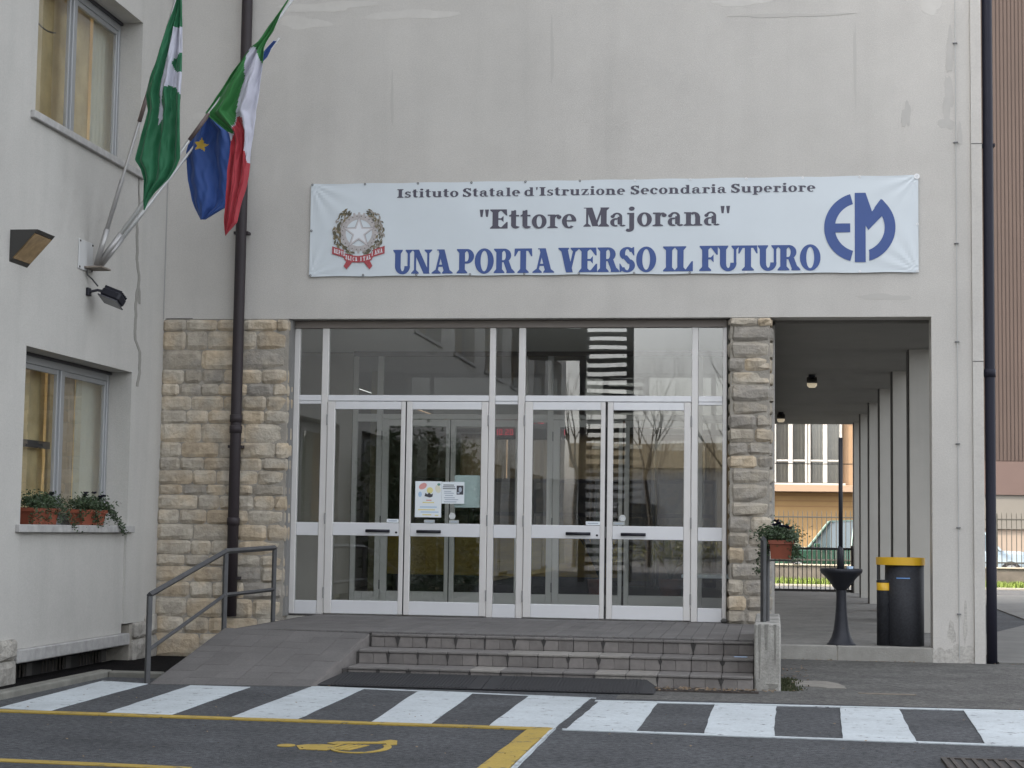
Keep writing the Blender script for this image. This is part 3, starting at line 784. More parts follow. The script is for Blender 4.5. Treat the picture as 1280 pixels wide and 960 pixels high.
m = MB(); m.bbox(-1.0, -.15, 1.3, 2.0, .80, .84, .005); m.build('tabletop', WHITEP, e)
for (x, y) in ((-.96, 1.34), (-.19, 1.34), (-.96, 1.96), (-.19, 1.96)):
    m = MB(); m.box(x - .02, x + .02, y - .02, y + .02, .353, .799); m.build('leg', RAILM, e)
e = empty('display_cabinet', (-4.6, 12.5, .352), 'dark brown cabinet row standing deep inside the hall', 'cabinet')
CABM = M('cabinet_brown', (.10, .06, .035), .5, var=.2, vscale=3)
for k in range(5):
    m = MB(); m.bbox(-6.4 + k * 1.1, -5.35 + k * 1.1, 12.4, 12.9, .353, 2.25, .01); c_ = m.build('cabinet', CABM, e)
    for j in range(3):
        m = MB(); m.bbox(-6.35 + k * 1.1, -5.4 + k * 1.1, 12.37, 12.399, .45 + j * .6, .98 + j * .6, .005); m.build('cabinet_panel', M('cabinet_pane', (.22, .15, .08), .35, var=.5, vscale=5), c_)
e = empty('led_board', (-3.45, 5.6, 2.55), 'dark electronic board with red glowing numbers hanging inside the hall', 'display')
m = MB(); m.bbox(-3.95, -2.85, 5.60, 5.68, 2.60, 2.95, .01); m.build('case', RUBBER, e)
LED = bpy.data.materials.new('red_led'); LED.use_nodes = True
LED.node_tree.nodes['Principled BSDF'].inputs['Base Color'].default_value = (.3, .01, .03, 1)
LED.node_tree.nodes['Principled BSDF'].inputs['Emission Color'].default_value = (1, .04, .10, 1)
LED.node_tree.nodes['Principled BSDF'].inputs['Emission Strength'].default_value = .10
SEG = {'0': 'abcdef', '1': 'bc', '2': 'abged', '3': 'abgcd', '4': 'fgbc', '5': 'afgcd', '6': 'afgecd', '7': 'abc', '8': 'abcdefg', '9': 'abcdfg'}
def seg_digits(txt, x, z, h, m, y):
    w_ = h * .55; t_ = h * .13
    for ch in txt:
        if ch == ' ' : x += w_ * .9; continue
        if ch == '.':
            m.box(x, x + t_, y, y + .004, z, z + t_); x += t_ * 2.5; continue
        R_ = {'a': (0, w_, h - t_, h), 'g': (0, w_, h / 2 - t_ / 2, h / 2 + t_ / 2), 'd': (0, w_, 0, t_), 'f': (0, t_, h / 2, h), 'b': (w_ - t_, w_, h / 2, h), 'e': (0, t_, 0, h / 2), 'c': (w_ - t_, w_, 0, h / 2)}
        for s_ in SEG[ch]:
            a, b, c, d = R_[s_]; m.box(x + a, x + b, y, y + .004, z + c, z + d)
        x += w_ * 1.45
m = MB(); seg_digits('18.18.10 10.10', -3.90, 2.82, .08, m, 5.592); seg_digits('10.20', -3.86, 2.66, .08, m, 5.592); seg_digits('18.81', -3.12, 2.66, .08, m, 5.592)
m.build('digits', LED, e)

# ------------------------------------------------------------------ banner
BY = -.022
NX, NZ = 240, 40
vs = []; fs = []
def bz(u, v):
    # corners pull small diagonal creases; the edge sags a little between its eyelets
    sag = .006 * math.sin(u * math.pi * 10) ** 2
    x = -5.105 + 6.665 * u; z = 4.11 + 1.052 * v + (sag if v < .01 else -sag if v > .99 else 0)
    dist = min(math.hypot((u - a) * 6.6, (v - b)) for a in (0, 1) for b in (0, 1))
    cre = .0035 * math.exp(-dist * 2.2) * math.sin(math.atan2(abs(v - .5) - .5, (abs(u - .5) - .5) * 6.6) * 14)
    y = BY + cre + .002 * math.sin(u * 31 + v * 4) * math.sin(v * math.pi) + .0008 * math.sin(u * 90)
    return (x, y, z)
m = MB()
for j in range(NZ + 1):
    for i in range(NX + 1): m.v.append(bz(i / NX, j / NZ))
for j in range(NZ):
    for i in range(NX): m.f.append((j * (NX + 1) + i, j * (NX + 1) + i + 1, (j + 1) * (NX + 1) + i + 1, (j + 1) * (NX + 1) + i)); m.m.append(0)
ban = empty('banner', (-1.77, BY, 4.11), 'long white banner with crest, lettering and round blue logo on the upper wall', 'banner')
cl = m.build('cloth', BANNER, ban, smooth=False)
md = cl.modifiers.new('thick', 'SOLIDIFY'); md.thickness = .003; md.offset = 1
EYE = M('eyelet', (.16, .16, .16), .4, metal=.6); EYEW = M('eyelet_white', (.75, .75, .75), .5)
for z in (4.125, 5.15):
    for k in range(12):
        x = -5.09 + 6.64 * k / 11
        m = MB(); m.lathe(0, 0, [(.006, 0), (.013, 0), (.013, .003), (.006, .003)], 12); m.v = [(x + a, BY - .0080 + c, z + b) for a, b, c in m.v]; m.build('eyelet', EYE if (z < 4.2 or x < -2) and not (k > 7) else EYEW, ban)
for x in (-5.09, 1.55):
    m = MB(); m.lathe(0, 0, [(.006, 0), (.013, 0), (.013, .003), (.006, .003)], 12); m.v = [(x + a, BY - .0080 + c, 4.63 + b) for a, b, c in m.v]; m.build('eyelet', EYE if x < 0 else EYEW, ban)
m = MB(); m.lathe(0, 0, [(.012, 0), (.030, 0), (.030, .004), (.012, .004)], 20); m.v = [(1.545 + a, BY - .0100 + c, 5.145 + b) for a, b, c in m.v]; m.build('washer', EYEW, ban)

# --- a small slab-serif letter engine: every glyph is a set of outline pieces in em units
def P_stem(x, y0, y1, T, sb=0, s_t=0, flare=.16):
    """vertical stem with bracketed slab serifs of overall width sb / s_t at bottom / top"""
    out = []; a, b = x - T / 2, x + T / 2
    out.append([(a, y0), (b, y0), (b, y1), (a, y1)])
    if sb: out.append([(x - sb / 2, y0), (x + sb / 2, y0), (x + sb / 2, y0 + .045), (b, y0 + flare), (a, y0 + flare), (x - sb / 2, y0 + .045)])
    if s_t: out.append([(x - s_t / 2, y1), (x - s_t / 2, y1 - .045), (a, y1 - flare), (b, y1 - flare), (x + s_t / 2, y1 - .045), (x + s_t / 2, y1)])
    return out
def P_rect(x0, x1, y0, y1): return [[(x0, y0), (x1, y0), (x1, y1), (x0, y1)]]
def P_arc(cx, cy, rx, ry, tx, ty, a0, a1, n=18):
    out = []
    for k in range(n):
        p, q = R(a0 + (a1 - a0) * k / n), R(a0 + (a1 - a0) * (k + 1) / n)
        out.append([(cx + rx * math.cos(p), cy + ry * math.sin(p)), (cx + rx * math.cos(q), cy + ry * math.sin(q)),
                    (cx + (rx - tx) * math.cos(q), cy + (ry - ty) * math.sin(q)), (cx + (rx - tx) * math.cos(p), cy + (ry - ty) * math.sin(p))])
    return out
def P_diag(x0, y0, x1, y1, t): return [[(x0 - t / 2, y0), (x0 + t / 2, y0), (x1 + t / 2, y1), (x1 - t / 2, y1)]]
T, t = .24, .09
XH = .70
def P_tri(*p): return [list(p)]
GLY = {
 'I': (.50, P_stem(.25, 0, 1, T, .46, .46)),
 'U': (.80, P_stem(.21, .30, 1, T, 0, .40) + P_arc(.41, .32, .32, .34, .24, .13, 180, 360) + P_stem(.67, .30, 1, .10, 0, .28)),
 'N': (.88, P_stem(.17, 0, 1, .09, .32, 0) + P_stem(.72, 0, 1, .09, 0, .32) + P_diag(.66, 0, .20, 1, .26) + P_rect(.02, .22, .955, 1)),
 'A': (.88, P_diag(.68, 0, .42, 1, .26) + P_diag(.20, 0, .42, 1, .10) + P_rect(.26, .62, .28, .37) + P_tri((.02, 0), (.40, 0), (.40, .045), (.28, .16), (.17, .16), (.02, .045)) + P_tri((.46, 0), (.90, 0), (.90, .045), (.76, .16), (.55, .16), (.46, .045)) + P_rect(.24, .55, .955, 1)),
 'P': (.74, P_stem(.22, 0, 1, T, .44, .44) + P_rect(.30, .44, .91, 1) + P_rect(.30, .44, .40, .49) + P_arc(.42, .70, .29, .30, .22, .10, -90, 90)),
 'R': (.84, P_stem(.22, 0, 1, T, .44, .44) + P_rect(.30, .44, .91, 1) + P_rect(.30, .46, .44, .53) + P_arc(.42, .72, .29, .28, .22, .10, -90, 90) + P_diag(.68, 0, .50, .50, .24) + P_tri((.52, 0), (.86, 0), (.86, .045), (.76, .16), (.58, .16), (.52, .045))),
 'O': (.84, P_arc(.42, .5, .39, .52, .24, .10, 0, 360, 32)),
 'T': (.78, P_stem(.39, 0, 1, T, .46, 0) + P_rect(.04, .74, .90, 1) + P_tri((.04, 1), (.02, .68), (.07, .68), (.20, .92)) + P_tri((.74, 1), (.58, .92), (.71, .68), (.76, .68))),
 'V': (.84, P_diag(.44, 0, .22, 1, .27) + P_diag(.44, 0, .66, 1, .11) + P_tri((.0, 1), (.0, .955), (.13, .84), (.32, .84), (.42, .955), (.42, 1)) + P_tri((.48, 1), (.48, .955), (.58, .84), (.70, .84), (.82, .955), (.82, 1))),
 'E': (.76, P_stem(.22, 0, 1, T, .44, .44) + P_rect(.30, .68, .92, 1) + P_rect(.30, .70, 0, .08) + P_rect(.30, .54, .46, .54) + P_tri((.68, 1), (.46, .93), (.65, .68), (.70, .68)) + P_tri((.72, .0), (.72, .34), (.67, .34), (.46, .07)) + P_tri((.55, .34), (.55, .66), (.42, .50))),
 'S': (.70, P_arc(.35, .74, .30, .27, .20, .09, 20, 90, 8) + P_arc(.35, .74, .30, .27, .22, .09, 90, 235, 12) + P_arc(.35, .26, .31, .28, .22, .09, -90, 60, 14) + P_arc(.35, .26, .31, .28, .20, .09, 200, 270, 8) + P_diag(.50, .33, .22, .67, .24) + P_tri((.62, 1), (.58, 1), (.46, .90), (.60, .66), (.63, .66)) + P_tri((.06, 0), (.10, 0), (.22, .10), (.08, .34), (.05, .34))),
 'L': (.74, P_stem(.22, 0, 1, T, .44, .44) + P_rect(.30, .68, 0, .08) + P_tri((.70, 0), (.70, .40), (.65, .40), (.42, .07))),
 'F': (.72, P_stem(.22, 0, 1, T, .46, .44) + P_rect(.30, .68, .92, 1) + P_rect(.30, .52, .46, .54) + P_tri((.70, 1), (.44, .93), (.65, .64), (.70, .64)) + P_tri((.54, .34), (.54, .66), (.40, .50))),
 'M': (1.06, P_stem(.16, 0, 1, .09, .30, 0) + P_stem(.84, 0, 1, .24, .44, 0) + P_diag(.50, .02, .24, 1, .26) + P_diag(.50, .02, .78, 1, .09) + P_rect(.02, .36, .955, 1) + P_tri((.70, 1), (1.06, 1), (1.06, .955), (.96, .84), (.72, .84))),
 'B': (.78, P_stem(.22, 0, 1, T, .44, .44) + P_arc(.42, .74, .26, .26, .2, .09, -90, 90) + P_arc(.42, .27, .30, .27, .22, .09, -90, 90)),
 'C': (.76, P_arc(.42, .5, .37, .52, .22, .10, 40, 320, 24)),
 's': (.52, P_arc(.26, .51, .21, .20, .14, .08, 20, 90, 6) + P_arc(.26, .51, .21, .20, .15, .08, 90, 240, 10) + P_arc(.26, .19, .22, .20, .15, .08, -90, 60, 10) + P_arc(.26, .19, .22, .20, .14, .08, 200, 270, 6) + P_diag(.36, .26, .16, .44, .18) + P_rect(.42, .46, .50, .70) + P_rect(.05, .09, .0, .20)),
 't': (.46, P_stem(.20, .14, .92, .20) + P_arc(.29, .19, .19, .20, .19, .10, 180, 330, 8) + P_rect(.02, .42, .62, .70) + P_tri((.02, .62), (.10, .62), (.30, .95), (.22, .95))),
 'i': (.40, P_stem(.20, 0, XH, .20, .38, 0, .10) + P_rect(.03, .20, .63, XH) + P_arc(.20, .92, .12, .11, .12, .11, 0, 360, 12)),
 'u': (.76, P_stem(.18, .18, XH, .20) + P_rect(.01, .18, .63, XH) + P_arc(.33, .21, .25, .22, .20, .10, 180, 320, 10) + P_stem(.56, 0, XH, .20) + P_rect(.40, .56, .63, XH) + P_rect(.56, .74, 0, .07)),
 'o': (.64, P_arc(.32, .35, .30, .37, .19, .08, 0, 360, 26)),
 'a': (.68, P_stem(.44, .10, .50, .19) + P_arc(.32, .50, .215, .22, .12, .08, 0, 160, 10) + P_arc(.14, .52, .085, .085, .085, .085, 0, 360, 10) + P_arc(.26, .21, .22, .22, .17, .08, 60, 300, 14) + P_rect(.26, .40, .36, .43) + P_arc(.55, .12, .15, .13, .12, .08, 200, 330, 7)),
 'l': (.42, P_stem(.21, 0, 1, .20, .40, 0, .10) + P_rect(.03, .21, .93, 1)),
 'e': (.62, P_arc(.31, .35, .29, .37, .19, .08, 0, 310, 24) + P_rect(.12, .58, .33, .40)),
 'd': (.76, P_stem(.54, 0, 1, .20) + P_rect(.38, .54, .93, 1) + P_rect(.54, .74, 0, .07) + P_arc(.30, .35, .27, .37, .19, .08, 40, 320, 18)),
 "'": (.26, P_tri((.06, 1), (.20, 1), (.16, .66), (.10, .66))),
 '"': (.46, P_tri((.03, 1), (.19, 1), (.15, .62), (.07, .62)) + P_tri((.25, 1), (.41, 1), (.37, .62), (.29, .62))),
 'r': (.58, P_stem(.22, 0, XH, .20, .42, 0, .10) + P_rect(.02, .22, .63, XH) + P_arc(.42, .47, .22, .23, .12, .09, 70, 170, 8) + P_arc(.48, .56, .10, .10, .10, .10, 0, 360, 10)),
 'z': (.60, P_rect(.06, .54, .62, XH) + P_rect(.05, .56, 0, .08) + P_diag(.15, .04, .44, .66, .19) + P_rect(.05, .10, .45, .66) + P_rect(.51, .56, .04, .26)),
 'n': (.78, P_stem(.20, 0, XH, .20, .38, 0, .10) + P_rect(.02, .20, .63, XH) + P_arc(.42, .46, .24, .25, .20, .10, 0, 140, 10) + P_stem(.57, 0, .48, .20, .38, 0, .10)),
 'c': (.58, P_arc(.31, .35, .29, .37, .19, .08, 35, 320, 20) + P_arc(.46, .52, .09, .09, .09, .09, 0, 360, 10)),
 'p': (.74, P_stem(.20, -.28, XH, .20, .38, 0, .10) + P_rect(.02, .20, .63, XH) + P_arc(.44, .35, .27, .37, .19, .08, -140, 140, 18)),
 'j': (.44, P_stem(.24, -.10, XH, .20) + P_rect(.06, .24, .63, XH) + P_arc(.24, .92, .12, .11, .12, .11, 0, 360, 12) + P_arc(.12, -.10, .22, .19, .20, .08, -100, 0, 8) + P_arc(.08, -.20, .08, .08, .08, .08, 0, 360, 10)),
}
def poly_ccw(p):
    a = sum(p[i][0] * p[(i + 1) % len(p)][1] - p[(i + 1) % len(p)][0] * p[i][1] for i in range(len(p)))
    return p if a > 0 else p[::-1]
def glyph(ch, x, z, sx, sz, y, mat, parent, name='letter', xf=None):
    m = MB()
    for i, p in enumerate(GLY[ch][1]):
        pp = poly_ccw(p); n = len(pp); yy = y - .00004 * i
        vs = []
        for a, b in pp:
            q = (x + a * sx, z + b * sz)
            if xf: q = xf(*q)
            vs.append((q[0], yy, q[1]))
        m.add(vs, [tuple(range(n))])
    return m.build(name, mat, parent)
def word(txt, x0, x1, zb, zt, y, mat, parent, gap=.035):
    wd = [GLY[c][0] for c in txt]; tot = sum(wd) + gap * (len(txt) - 1)
    sx = (x1 - x0) / tot; x = x0
    for c, ww in zip(txt, wd):
        glyph(c, x, zb, sx, zt - zb, y, mat, parent); x += (ww + gap) * sx
LY = BY - .0066
for (s_, a, b, zb, zt) in (('Istituto', -4.12, -3.42, 4.992, 5.087), ('Statale', -3.38, -2.73, 4.992, 5.087), ("d'Istruzione", -2.69, -1.57, 4.992, 5.087), ('Secondaria', -1.52, -.47, 4.994, 5.089), ('Superiore', -.43, .48, 4.997, 5.092)):
    word(s_, a, b, zb, zt, LY, INK, ban)
for (s_, a, b, zb, zt) in (('"Ettore', -3.19, -2.10, 4.63, 4.845), ('Majorana"', -2.03, -.42, 4.64, 4.852)): word(s_, a, b, zb, zt, LY, INK, ban, 0)
for (s_, a, b, zb, zt) in (('UNA', -4.15, -3.48, 4.135, 4.405), ('PORTA', -3.43, -2.35, 4.135, 4.407), ('VERSO', -2.30, -1.22, 4.138, 4.41), ('IL', -1.16, -.82, 4.14, 4.415), ('FUTURO', -.76, .54, 4.142, 4.417)): word(s_, a, b, zb, zt, LY, INK_B, ban, -.03)
# round EM logo
m = MB(); lx, lz, lr = .945, 4.60, .375
pcs = []
def AR(a0, a1, r0, r1, n=16, clipx=None):
    out = []
    for k in range(n):
        p, q = R(a0 + (a1 - a0) * k / n), R(a0 + (a1 - a0) * (k + 1) / n)
        out.append([(r1 * math.cos(p), r1 * math.sin(p)), (r1 * math.cos(q), r1 * math.sin(q)), (r0 * math.cos(q), r0 * math.sin(q)), (r0 * math.cos(p), r0 * math.sin(p))])
    return out
# left C (the E) is cut at x=-.10, right arc starts at x=.13
aL = math.degrees(math.acos(-.10 / .375)); 
pcs += AR(aL, 360 - aL, .262, .375, 30)
pcs += [[(-.10, .362), (-.10, .242), (-.125, .232), (-.13, .352)], [(-.10, -.362), (-.10, -.242), (-.125, -.232), (-.13, -.352)]]
pcs += [[(-.29, -.052), (-.10, -.052), (-.10, .045), (-.29, .045)]]
pcs += [[(-.052, -.375), (.062, -.375), (.062, .375), (-.052, .375)]]
pcs += [[(.062, .375), (.062, -.02), (.115, .165)], [(.062, .375), (.115, .165), (.18, .19)]] if False else [[(.062, .375), (.062, .02), (.13, .17)], ]
pcs += [[(.062, .02), (.09, -.03), (.31, .20), (.225, .305), (.13, .17)]]
pcs += [[(.225, .305), (.31, .20), (.30, .225), (.24, .297)]]
pcs += AR(54, -69, .262, .375, 26)
pcs += [[(.135, -.35), (.135, -.232), (.10, -.245), (.10, -.36)]]
for i, p in enumerate(pcs):
    p = poly_ccw(p); m.add([(lx + a, LY - .00005 * i, lz + b) for a, b in p], [tuple(range(len(p)))])
m.build('logo', INK_B, ban)
# crest: star on a toothed wheel between an olive and an oak branch, red ribbon
cx, cz = -4.545, 4.60
crest = MB()
for k in range(24):
    a = 2 * math.pi * k / 24; r0, r1 = .205, .232
    crest.add([(cx + r0 * math.cos(a - .07), LY, cz + r0 * math.sin(a - .07)), (cx + r1 * math.cos(a - .05), LY, cz + r1 * math.sin(a - .05)), (cx + r1 * math.cos(a + .05), LY, cz + r1 * math.sin(a + .05)), (cx + r0 * math.cos(a + .07), LY, cz + r0 * math.sin(a + .07))], [(3, 2, 1, 0)])
for p in AR(0, 360, .150, .208, 48):
    p = poly_ccw(p); crest.add([(cx + a, LY - .0001, cz + b) for a, b in p], [(0, 1, 2, 3)])
crest = crest.build('emblem', M('emblem_grey', (.42, .39, .38), .6, var=.15, vscale=30), ban)
m = MB()
for k in range(24):
    a = R(7.5 + 15 * k)
    m.prism([(cx + .188 * math.cos(a) + .007 * math.cos(q), cz + .188 * math.sin(a) + .007 * math.sin(q)) for q in [6.283 * j / 6 for j in range(6)]], LY - .0008, LY - .0003)
fixn(m.build('wheel_marks', M('emblem_dark', (.13, .12, .11), .6), crest))
def starpoly(r, q=.40, rot=90): return [((r if k % 2 == 0 else r * q) * math.cos(R(rot + 36 * k)), (r if k % 2 == 0 else r * q) * math.sin(R(rot + 36 * k))) for k in range(10)]
m = MB()
sp = starpoly(.195); 
for k in range(10): m.add([(cx, LY - .001, cz)] + [(cx + sp[j % 10][0], LY - .001, cz + sp[j % 10][1]) for j in (k, k + 1)], [(0, 1, 2)])
m.build('star_edge', M('emblem_line', (.25, .23, .23), .6), crest)
m = MB(); sp = starpoly(.180)
for k in range(10): m.add([(cx, LY - .0015, cz)] + [(cx + sp[j % 10][0], LY - .0015, cz + sp[j % 10][1]) for j in (k, k + 1)], [(0, 1, 2)])
m.build('star_rim', M('emblem_pale', (.52, .49, .49), .6), crest)
m = MB(); sp = starpoly(.135)
for k in range(10): m.add([(cx, LY - .002, cz)] + [(cx + sp[j % 10][0], LY - .002, cz + sp[j % 10][1]) for j in (k, k + 1)], [(0, 1, 2)])
m.build('star', M('emblem_white', (.66, .68, .70), .6), crest)
rd = random.Random(9)
OL = [M('print_olive', (.19, .155, .085), .7), M('print_dark_olive', (.10, .09, .06), .7), M('print_grey_leaf', (.30, .27, .24), .7)]
for side in (-1, 1):
    for li in range(3):
        m = MB()
        for k in range(44):
            a = R(-75 + 142 * rd.random()); rr = .225 + rd.uniform(-.02, .06)
            x = cx + side * rr * math.cos(a) * 1.02; z = cz + .0 + rr * math.sin(a) * 1.08
            th = a + math.pi / 2 + rd.uniform(-.7, .7)
            L_ = rd.uniform(.04, .065); W_ = L_ * .42
            c_, s_ = math.cos(th) * side, math.sin(th)
            pts = [(x - c_ * L_ / 2, z - s_ * L_ / 2), (x + s_ * W_ / 2, z - c_ * W_ / 2), (x + c_ * L_ / 2, z + s_ * L_ / 2), (x - s_ * W_ / 2, z + c_ * W_ / 2)]
            pts = poly_ccw(pts); m.add([(a_, LY - .0022 - .00002 * k - .001 * li, b_) for a_, b_ in pts], [(0, 1, 2, 3)])
        o = m.build('olive_branch' if side < 0 else 'oak_branch', OL[(li + (2 if side < 0 else 0)) % 3], crest); o['kind'] = 'stuff'
def ribbon_pt(u, v):
    # u -1..1 along, v 0..1 across; the ribbon dips in the middle and curls up at both ends
    x = cx + u * .30; z = cz - .335 + .10 * u * u + .030 * math.sin(abs(u) * 3.1) * (1 if abs(u) > .5 else 0) + v * (.075 + .01 * abs(u))
    return x, z
m = MB()
for k in range(32):
    u0, u1 = -1 + k / 16, -1 + (k + 1) / 16
    q = [ribbon_pt(u0, 0), ribbon_pt(u1, 0), ribbon_pt(u1, 1), ribbon_pt(u0, 1)]
    m.add([(a, LY - .0062, b) for a, b in q], [(0, 1, 2, 3)])
for s_ in (-1, 1):
    m.add([(cx + s_ * .04, LY - .0056, cz - .30), (cx + s_ * .13, LY - .0056, cz - .41), (cx + s_ * .165, LY - .0056, cz - .375), (cx + s_ * .12, LY - .0056, cz - .29)][::s_], [(0, 1, 2, 3)])
m.build('ribbon', [M('print_red', (.36, .06, .07), .6)], crest)
for txt, u0, u1 in (('REPVBBLICA', -.93, -.03), ('ITALIANA', .08, .93)):
    n = len(txt)
    for i, ch in enumerate(txt):
        if ch == "'": continue
        def xf(a, b): return ribbon_pt(a, b)
        uu = u0 + (u1 - u0) * i / n
        glyph(ch, uu, .22, (u1 - u0) / n / .95, .58, LY - .0066, WHITEP, crest, 'letter', xf)

# ------------------------------------------------------------------ downpipes
def downpipe(pts, r, label, mat, clips, collars):
    e = empty('downpipe', pts[-1], label, 'downpipe')
    m = MB(); m.tube(pts, r, 14); m.build('pipe', mat, e, smooth=True)
    for z in collars:
        p = min(pts, key=lambda q: abs(q[2] - z)); m = MB(); m.tube([(p[0], p[1], z - .05), (p[0], p[1], z + .03), (p[0], p[1], z + .035)], [r * 1.13, r * 1.16, r], 14); m.build('collar', mat, e, smooth=True)
    for z in clips:
        p = min(pts, key=lambda q: abs(q[2] - z)); m = MB(); m.box(p[0] - r * 1.35, p[0] + r * 1.35, p[1] - r * .2, p[1] + r * 1.6, z - .015, z + .015); m.build('bracket', mat, e)
    return e
downpipe([(-5.875, -.12, 12), (-5.875, -.12, 8), (-5.875, -.12, 5), (-5.875, -.12, 2.5), (-5.875, -.12, .33)], .062, 'tall dark brown downpipe in front of the left stone wall', PIPE, (4.6, 2.2, .75), (2.52, 1.38, 2.40))
downpipe([(2.295, .06, 13), (2.295, .06, 8), (2.295, .06, 4), (2.295, .06, 1), (2.295, .06, .0)], .055, 'dark blue black downpipe at the right corner of the school', PIPE_B, (5.49,), (3.05,))

# ------------------------------------------------------------------ left wing
wing = empty('left_wing', (-9, -12, 0), 'pale grey plastered side wing with framed windows along the left of the yard', 'building')
YS = []  # openings along Y
for k in range(9): YS.append((-3.69 - 4.25 * k, -.97 - 4.25 * k))
ZS = ((1.31, 2.95), (5.14, 6.78), (8.97, 10.6), (12.6, 14.0))
ZTOP = 15.5
def wingbox(m, y0, y1, z0, z1, x1=WX, x0=WX - .32): m.box(x0, x1, y0, y1, z0, z1)
m = MB()
edges = [0.0]
for a, b in YS: edges += [b, a]
edges.append(-39.0)
# piers between the openings (full height) and spandrels
for i in range(0, len(edges) - 1, 2): wingbox(m, edges[i + 1], edges[i], .27 if i > 0 else .27, ZTOP)
for a, b in YS:
    wingbox(m, a, b, .17, 1.24, WX - .03)
    lows = [ZS[0][1], ZS[1][1], ZS[2][1], ZS[3][1]]; highs = [ZS[1][0] - .07, ZS[2][0] - .07, ZS[3][0] - .07, ZTOP]
    for l_, h_ in zip(lows, highs): wingbox(m, a, b, l_, h_)
m.build('wall', PLASTER_L, wing)
# storeys behind the front wall; the far side of the rooms has a window band of its own
m = MB()
for z0, z1 in ((-.3, .95), (3.3, 4.4), (7.2, 8.3), (11, 12), (14.9, ZTOP)): m.box(-13, -7.11, -39, .3, z0, z1)
for z0, z1 in ((-.3, 1.6), (3.0, 5.2), (6.9, 9.1), (10.7, 12.8), (14.4, ZTOP)): m.box(-13.2, -13.001, -39, .3, z0, z1)
m.box(-13, -7.11, .001, .3, .951, 15.0); m.box(-13, -7.11, -39, -38.8, .951, 15.0)
for k in range(9): m.box(-13, -7.12, -4.30 - 4.25 * k, -4.20 - 4.25 * k, .951, 14.89)
m.build('core', M('room_wall', (.62, .53, .34), .9), wing)
m = MB(); m.box(-13.4, -6.6, -39.2, .0, ZTOP, ZTOP + .3); m.build('roof', CONC, wing)
FR = ALU_G
DARKF = M('dark_seal', (.03, .03, .035), .5)
CURT = M('ochre_curtain', (.36, .31, .185), .9, var=.35, vscale=2.2); CURT_X = M('grey_curtain', (.22, .20, .165), .9, var=.2, vscale=6, stretch=(6, 6, .6)); CURT3 = M('pale_curtain', (.32, .35, .32), .9, var=.1, vscale=3)
def sheer(m_, tcol, f_=.12):
    N = m_.node_tree.nodes; L = m_.node_tree.links
    tl = N.new('ShaderNodeBsdfTranslucent'); tl.inputs[0].default_value = (*tcol, 1)
    mx = N.new('ShaderNodeMixShader'); mx.inputs[0].default_value = f_
    L.new(N['Principled BSDF'].outputs[0], mx.inputs[1]); L.new(tl.outputs[0], mx.inputs[2]); L.new(mx.outputs[0], N['Material Output'].inputs[0])
    return m_
CURT2 = CURT_X
sheer(CURT, (.45, .36, .18)); sheer(CURT2, (.4, .35, .3)); sheer(CURT3, (.6, .62, .55))
ROOMBACK = M('room_back', (.66, .54, .30), .9, var=.1, vscale=1.5)
def window(a, b, z0, z1, detail):
    """sliding two-sash window in a reveal; a<b along Y"""
    X = WX - .25
    f = MB()
    fw = .05
    f.bbox(X - .06, X, a, a + fw, z0, z1, .004); f.bbox(X - .06, X, b - fw, b, z0, z1, .004)
    f.bbox(X - .06, X, a + fw + .001, b - fw - .001, z1 - .10, z1, .004); f.bbox(X - .06, X, a + fw + .001, b - fw - .001, z0 - .02, z0 + .05, .004)
    f = f.build('window', FR, wing)
    mid = (a + b) / 2 + .08
    m = MB(); m.bbox(X - .045, X + .012, mid - .045, mid + .045, z0 + .051, z1 - .101, .004); m.build('mullion', FR, f)
    for (p, q) in ((a + fw, mid - .046), (mid + .046, b - fw)):
        m = MB(); m.bbox(X - .05, X - .012, p + .001, p + .04, z0 + .052, z1 - .102, .003); m.bbox(X - .05, X - .012, q - .04, q - .001, z0 + .052, z1 - .102, .003)
        m.bbox(X - .05, X - .012, p + .041, q - .041, z1 - .15, z1 - .102, .003); m.bbox(X - .05, X - .012, p + .041, q - .041, z0 + .052, z0 + .10, .003)
        m.build('sash', FR, f)
        m = MB(); m.box(X - .034, X - .028, p + .041, q - .041, z0 + .101, z1 - .151); m.build('pane', GLASS_W, f)
    m = MB(); m.bbox(X - .0, WX + .045, a - .10, b + .12, z0 - .075, z0 - .002, .006); m.build('sill', SILL, f)
    if detail:
        m = MB(); m.box(X - .02, X - .001, a + .06, a + .08, z0 + .06, z1 - .12); m.build('seal', DARKF, f)
        # dark top shutter slot
        m = MB(); m.box(X + .001, X + .03, a + .01, b - .01, z1 - .03, z1 - .002); m.build('shutter_slot', DARKF, f)
    # curtains: wavy sheets
    def curt(p, q, mat, d, fold=.03, n=40, zz0=z0 - .1, zz1=z1 + .1):
        m = MB()
        for j, z in enumerate((zz0, zz1)):
            for i in range(n + 1):
                m.v.append((X - d + fold * math.sin(i * 1.1), p + (q - p) * i / n, z))
        for i in range(n): m.f.append((i, i + 1, n + 2 + i, n + 1 + i)); m.m.append(0)
        return m.build('curtain', mat, f, smooth=True)
    if detail == 1:
        curt(a - .1, mid + .05, CURT, .20, .006); curt(mid + .0, mid + .32, CURT, .15, .012, 16); curt(mid + .29, mid + .73, CURT2, .17, .02, 20); curt(mid + .70, b + .3, CURT3, .14, .004, 20)
        m = MB(); m.box(X - .14, X - .10, a + .05, mid, 2.06, 2.13); m.build('rail', DARKF, f)
    elif detail == 2:
        curt(a - .1, b - .40, CURT, .19, .004); curt(b - .44, b + .3, CURT3, .14, .008)
        m = MB(); m.tube([(X - .12, a + .35 + .9 * q / 10, 6.42 - .20 * math.sin(q / 10 * 2.2)) for q in range(11)], .008, 6); m.build('cord', DARKF, f)
    else: curt(a, b, CURT3 if (int(a * 7) % 2) else CURT2, .2)
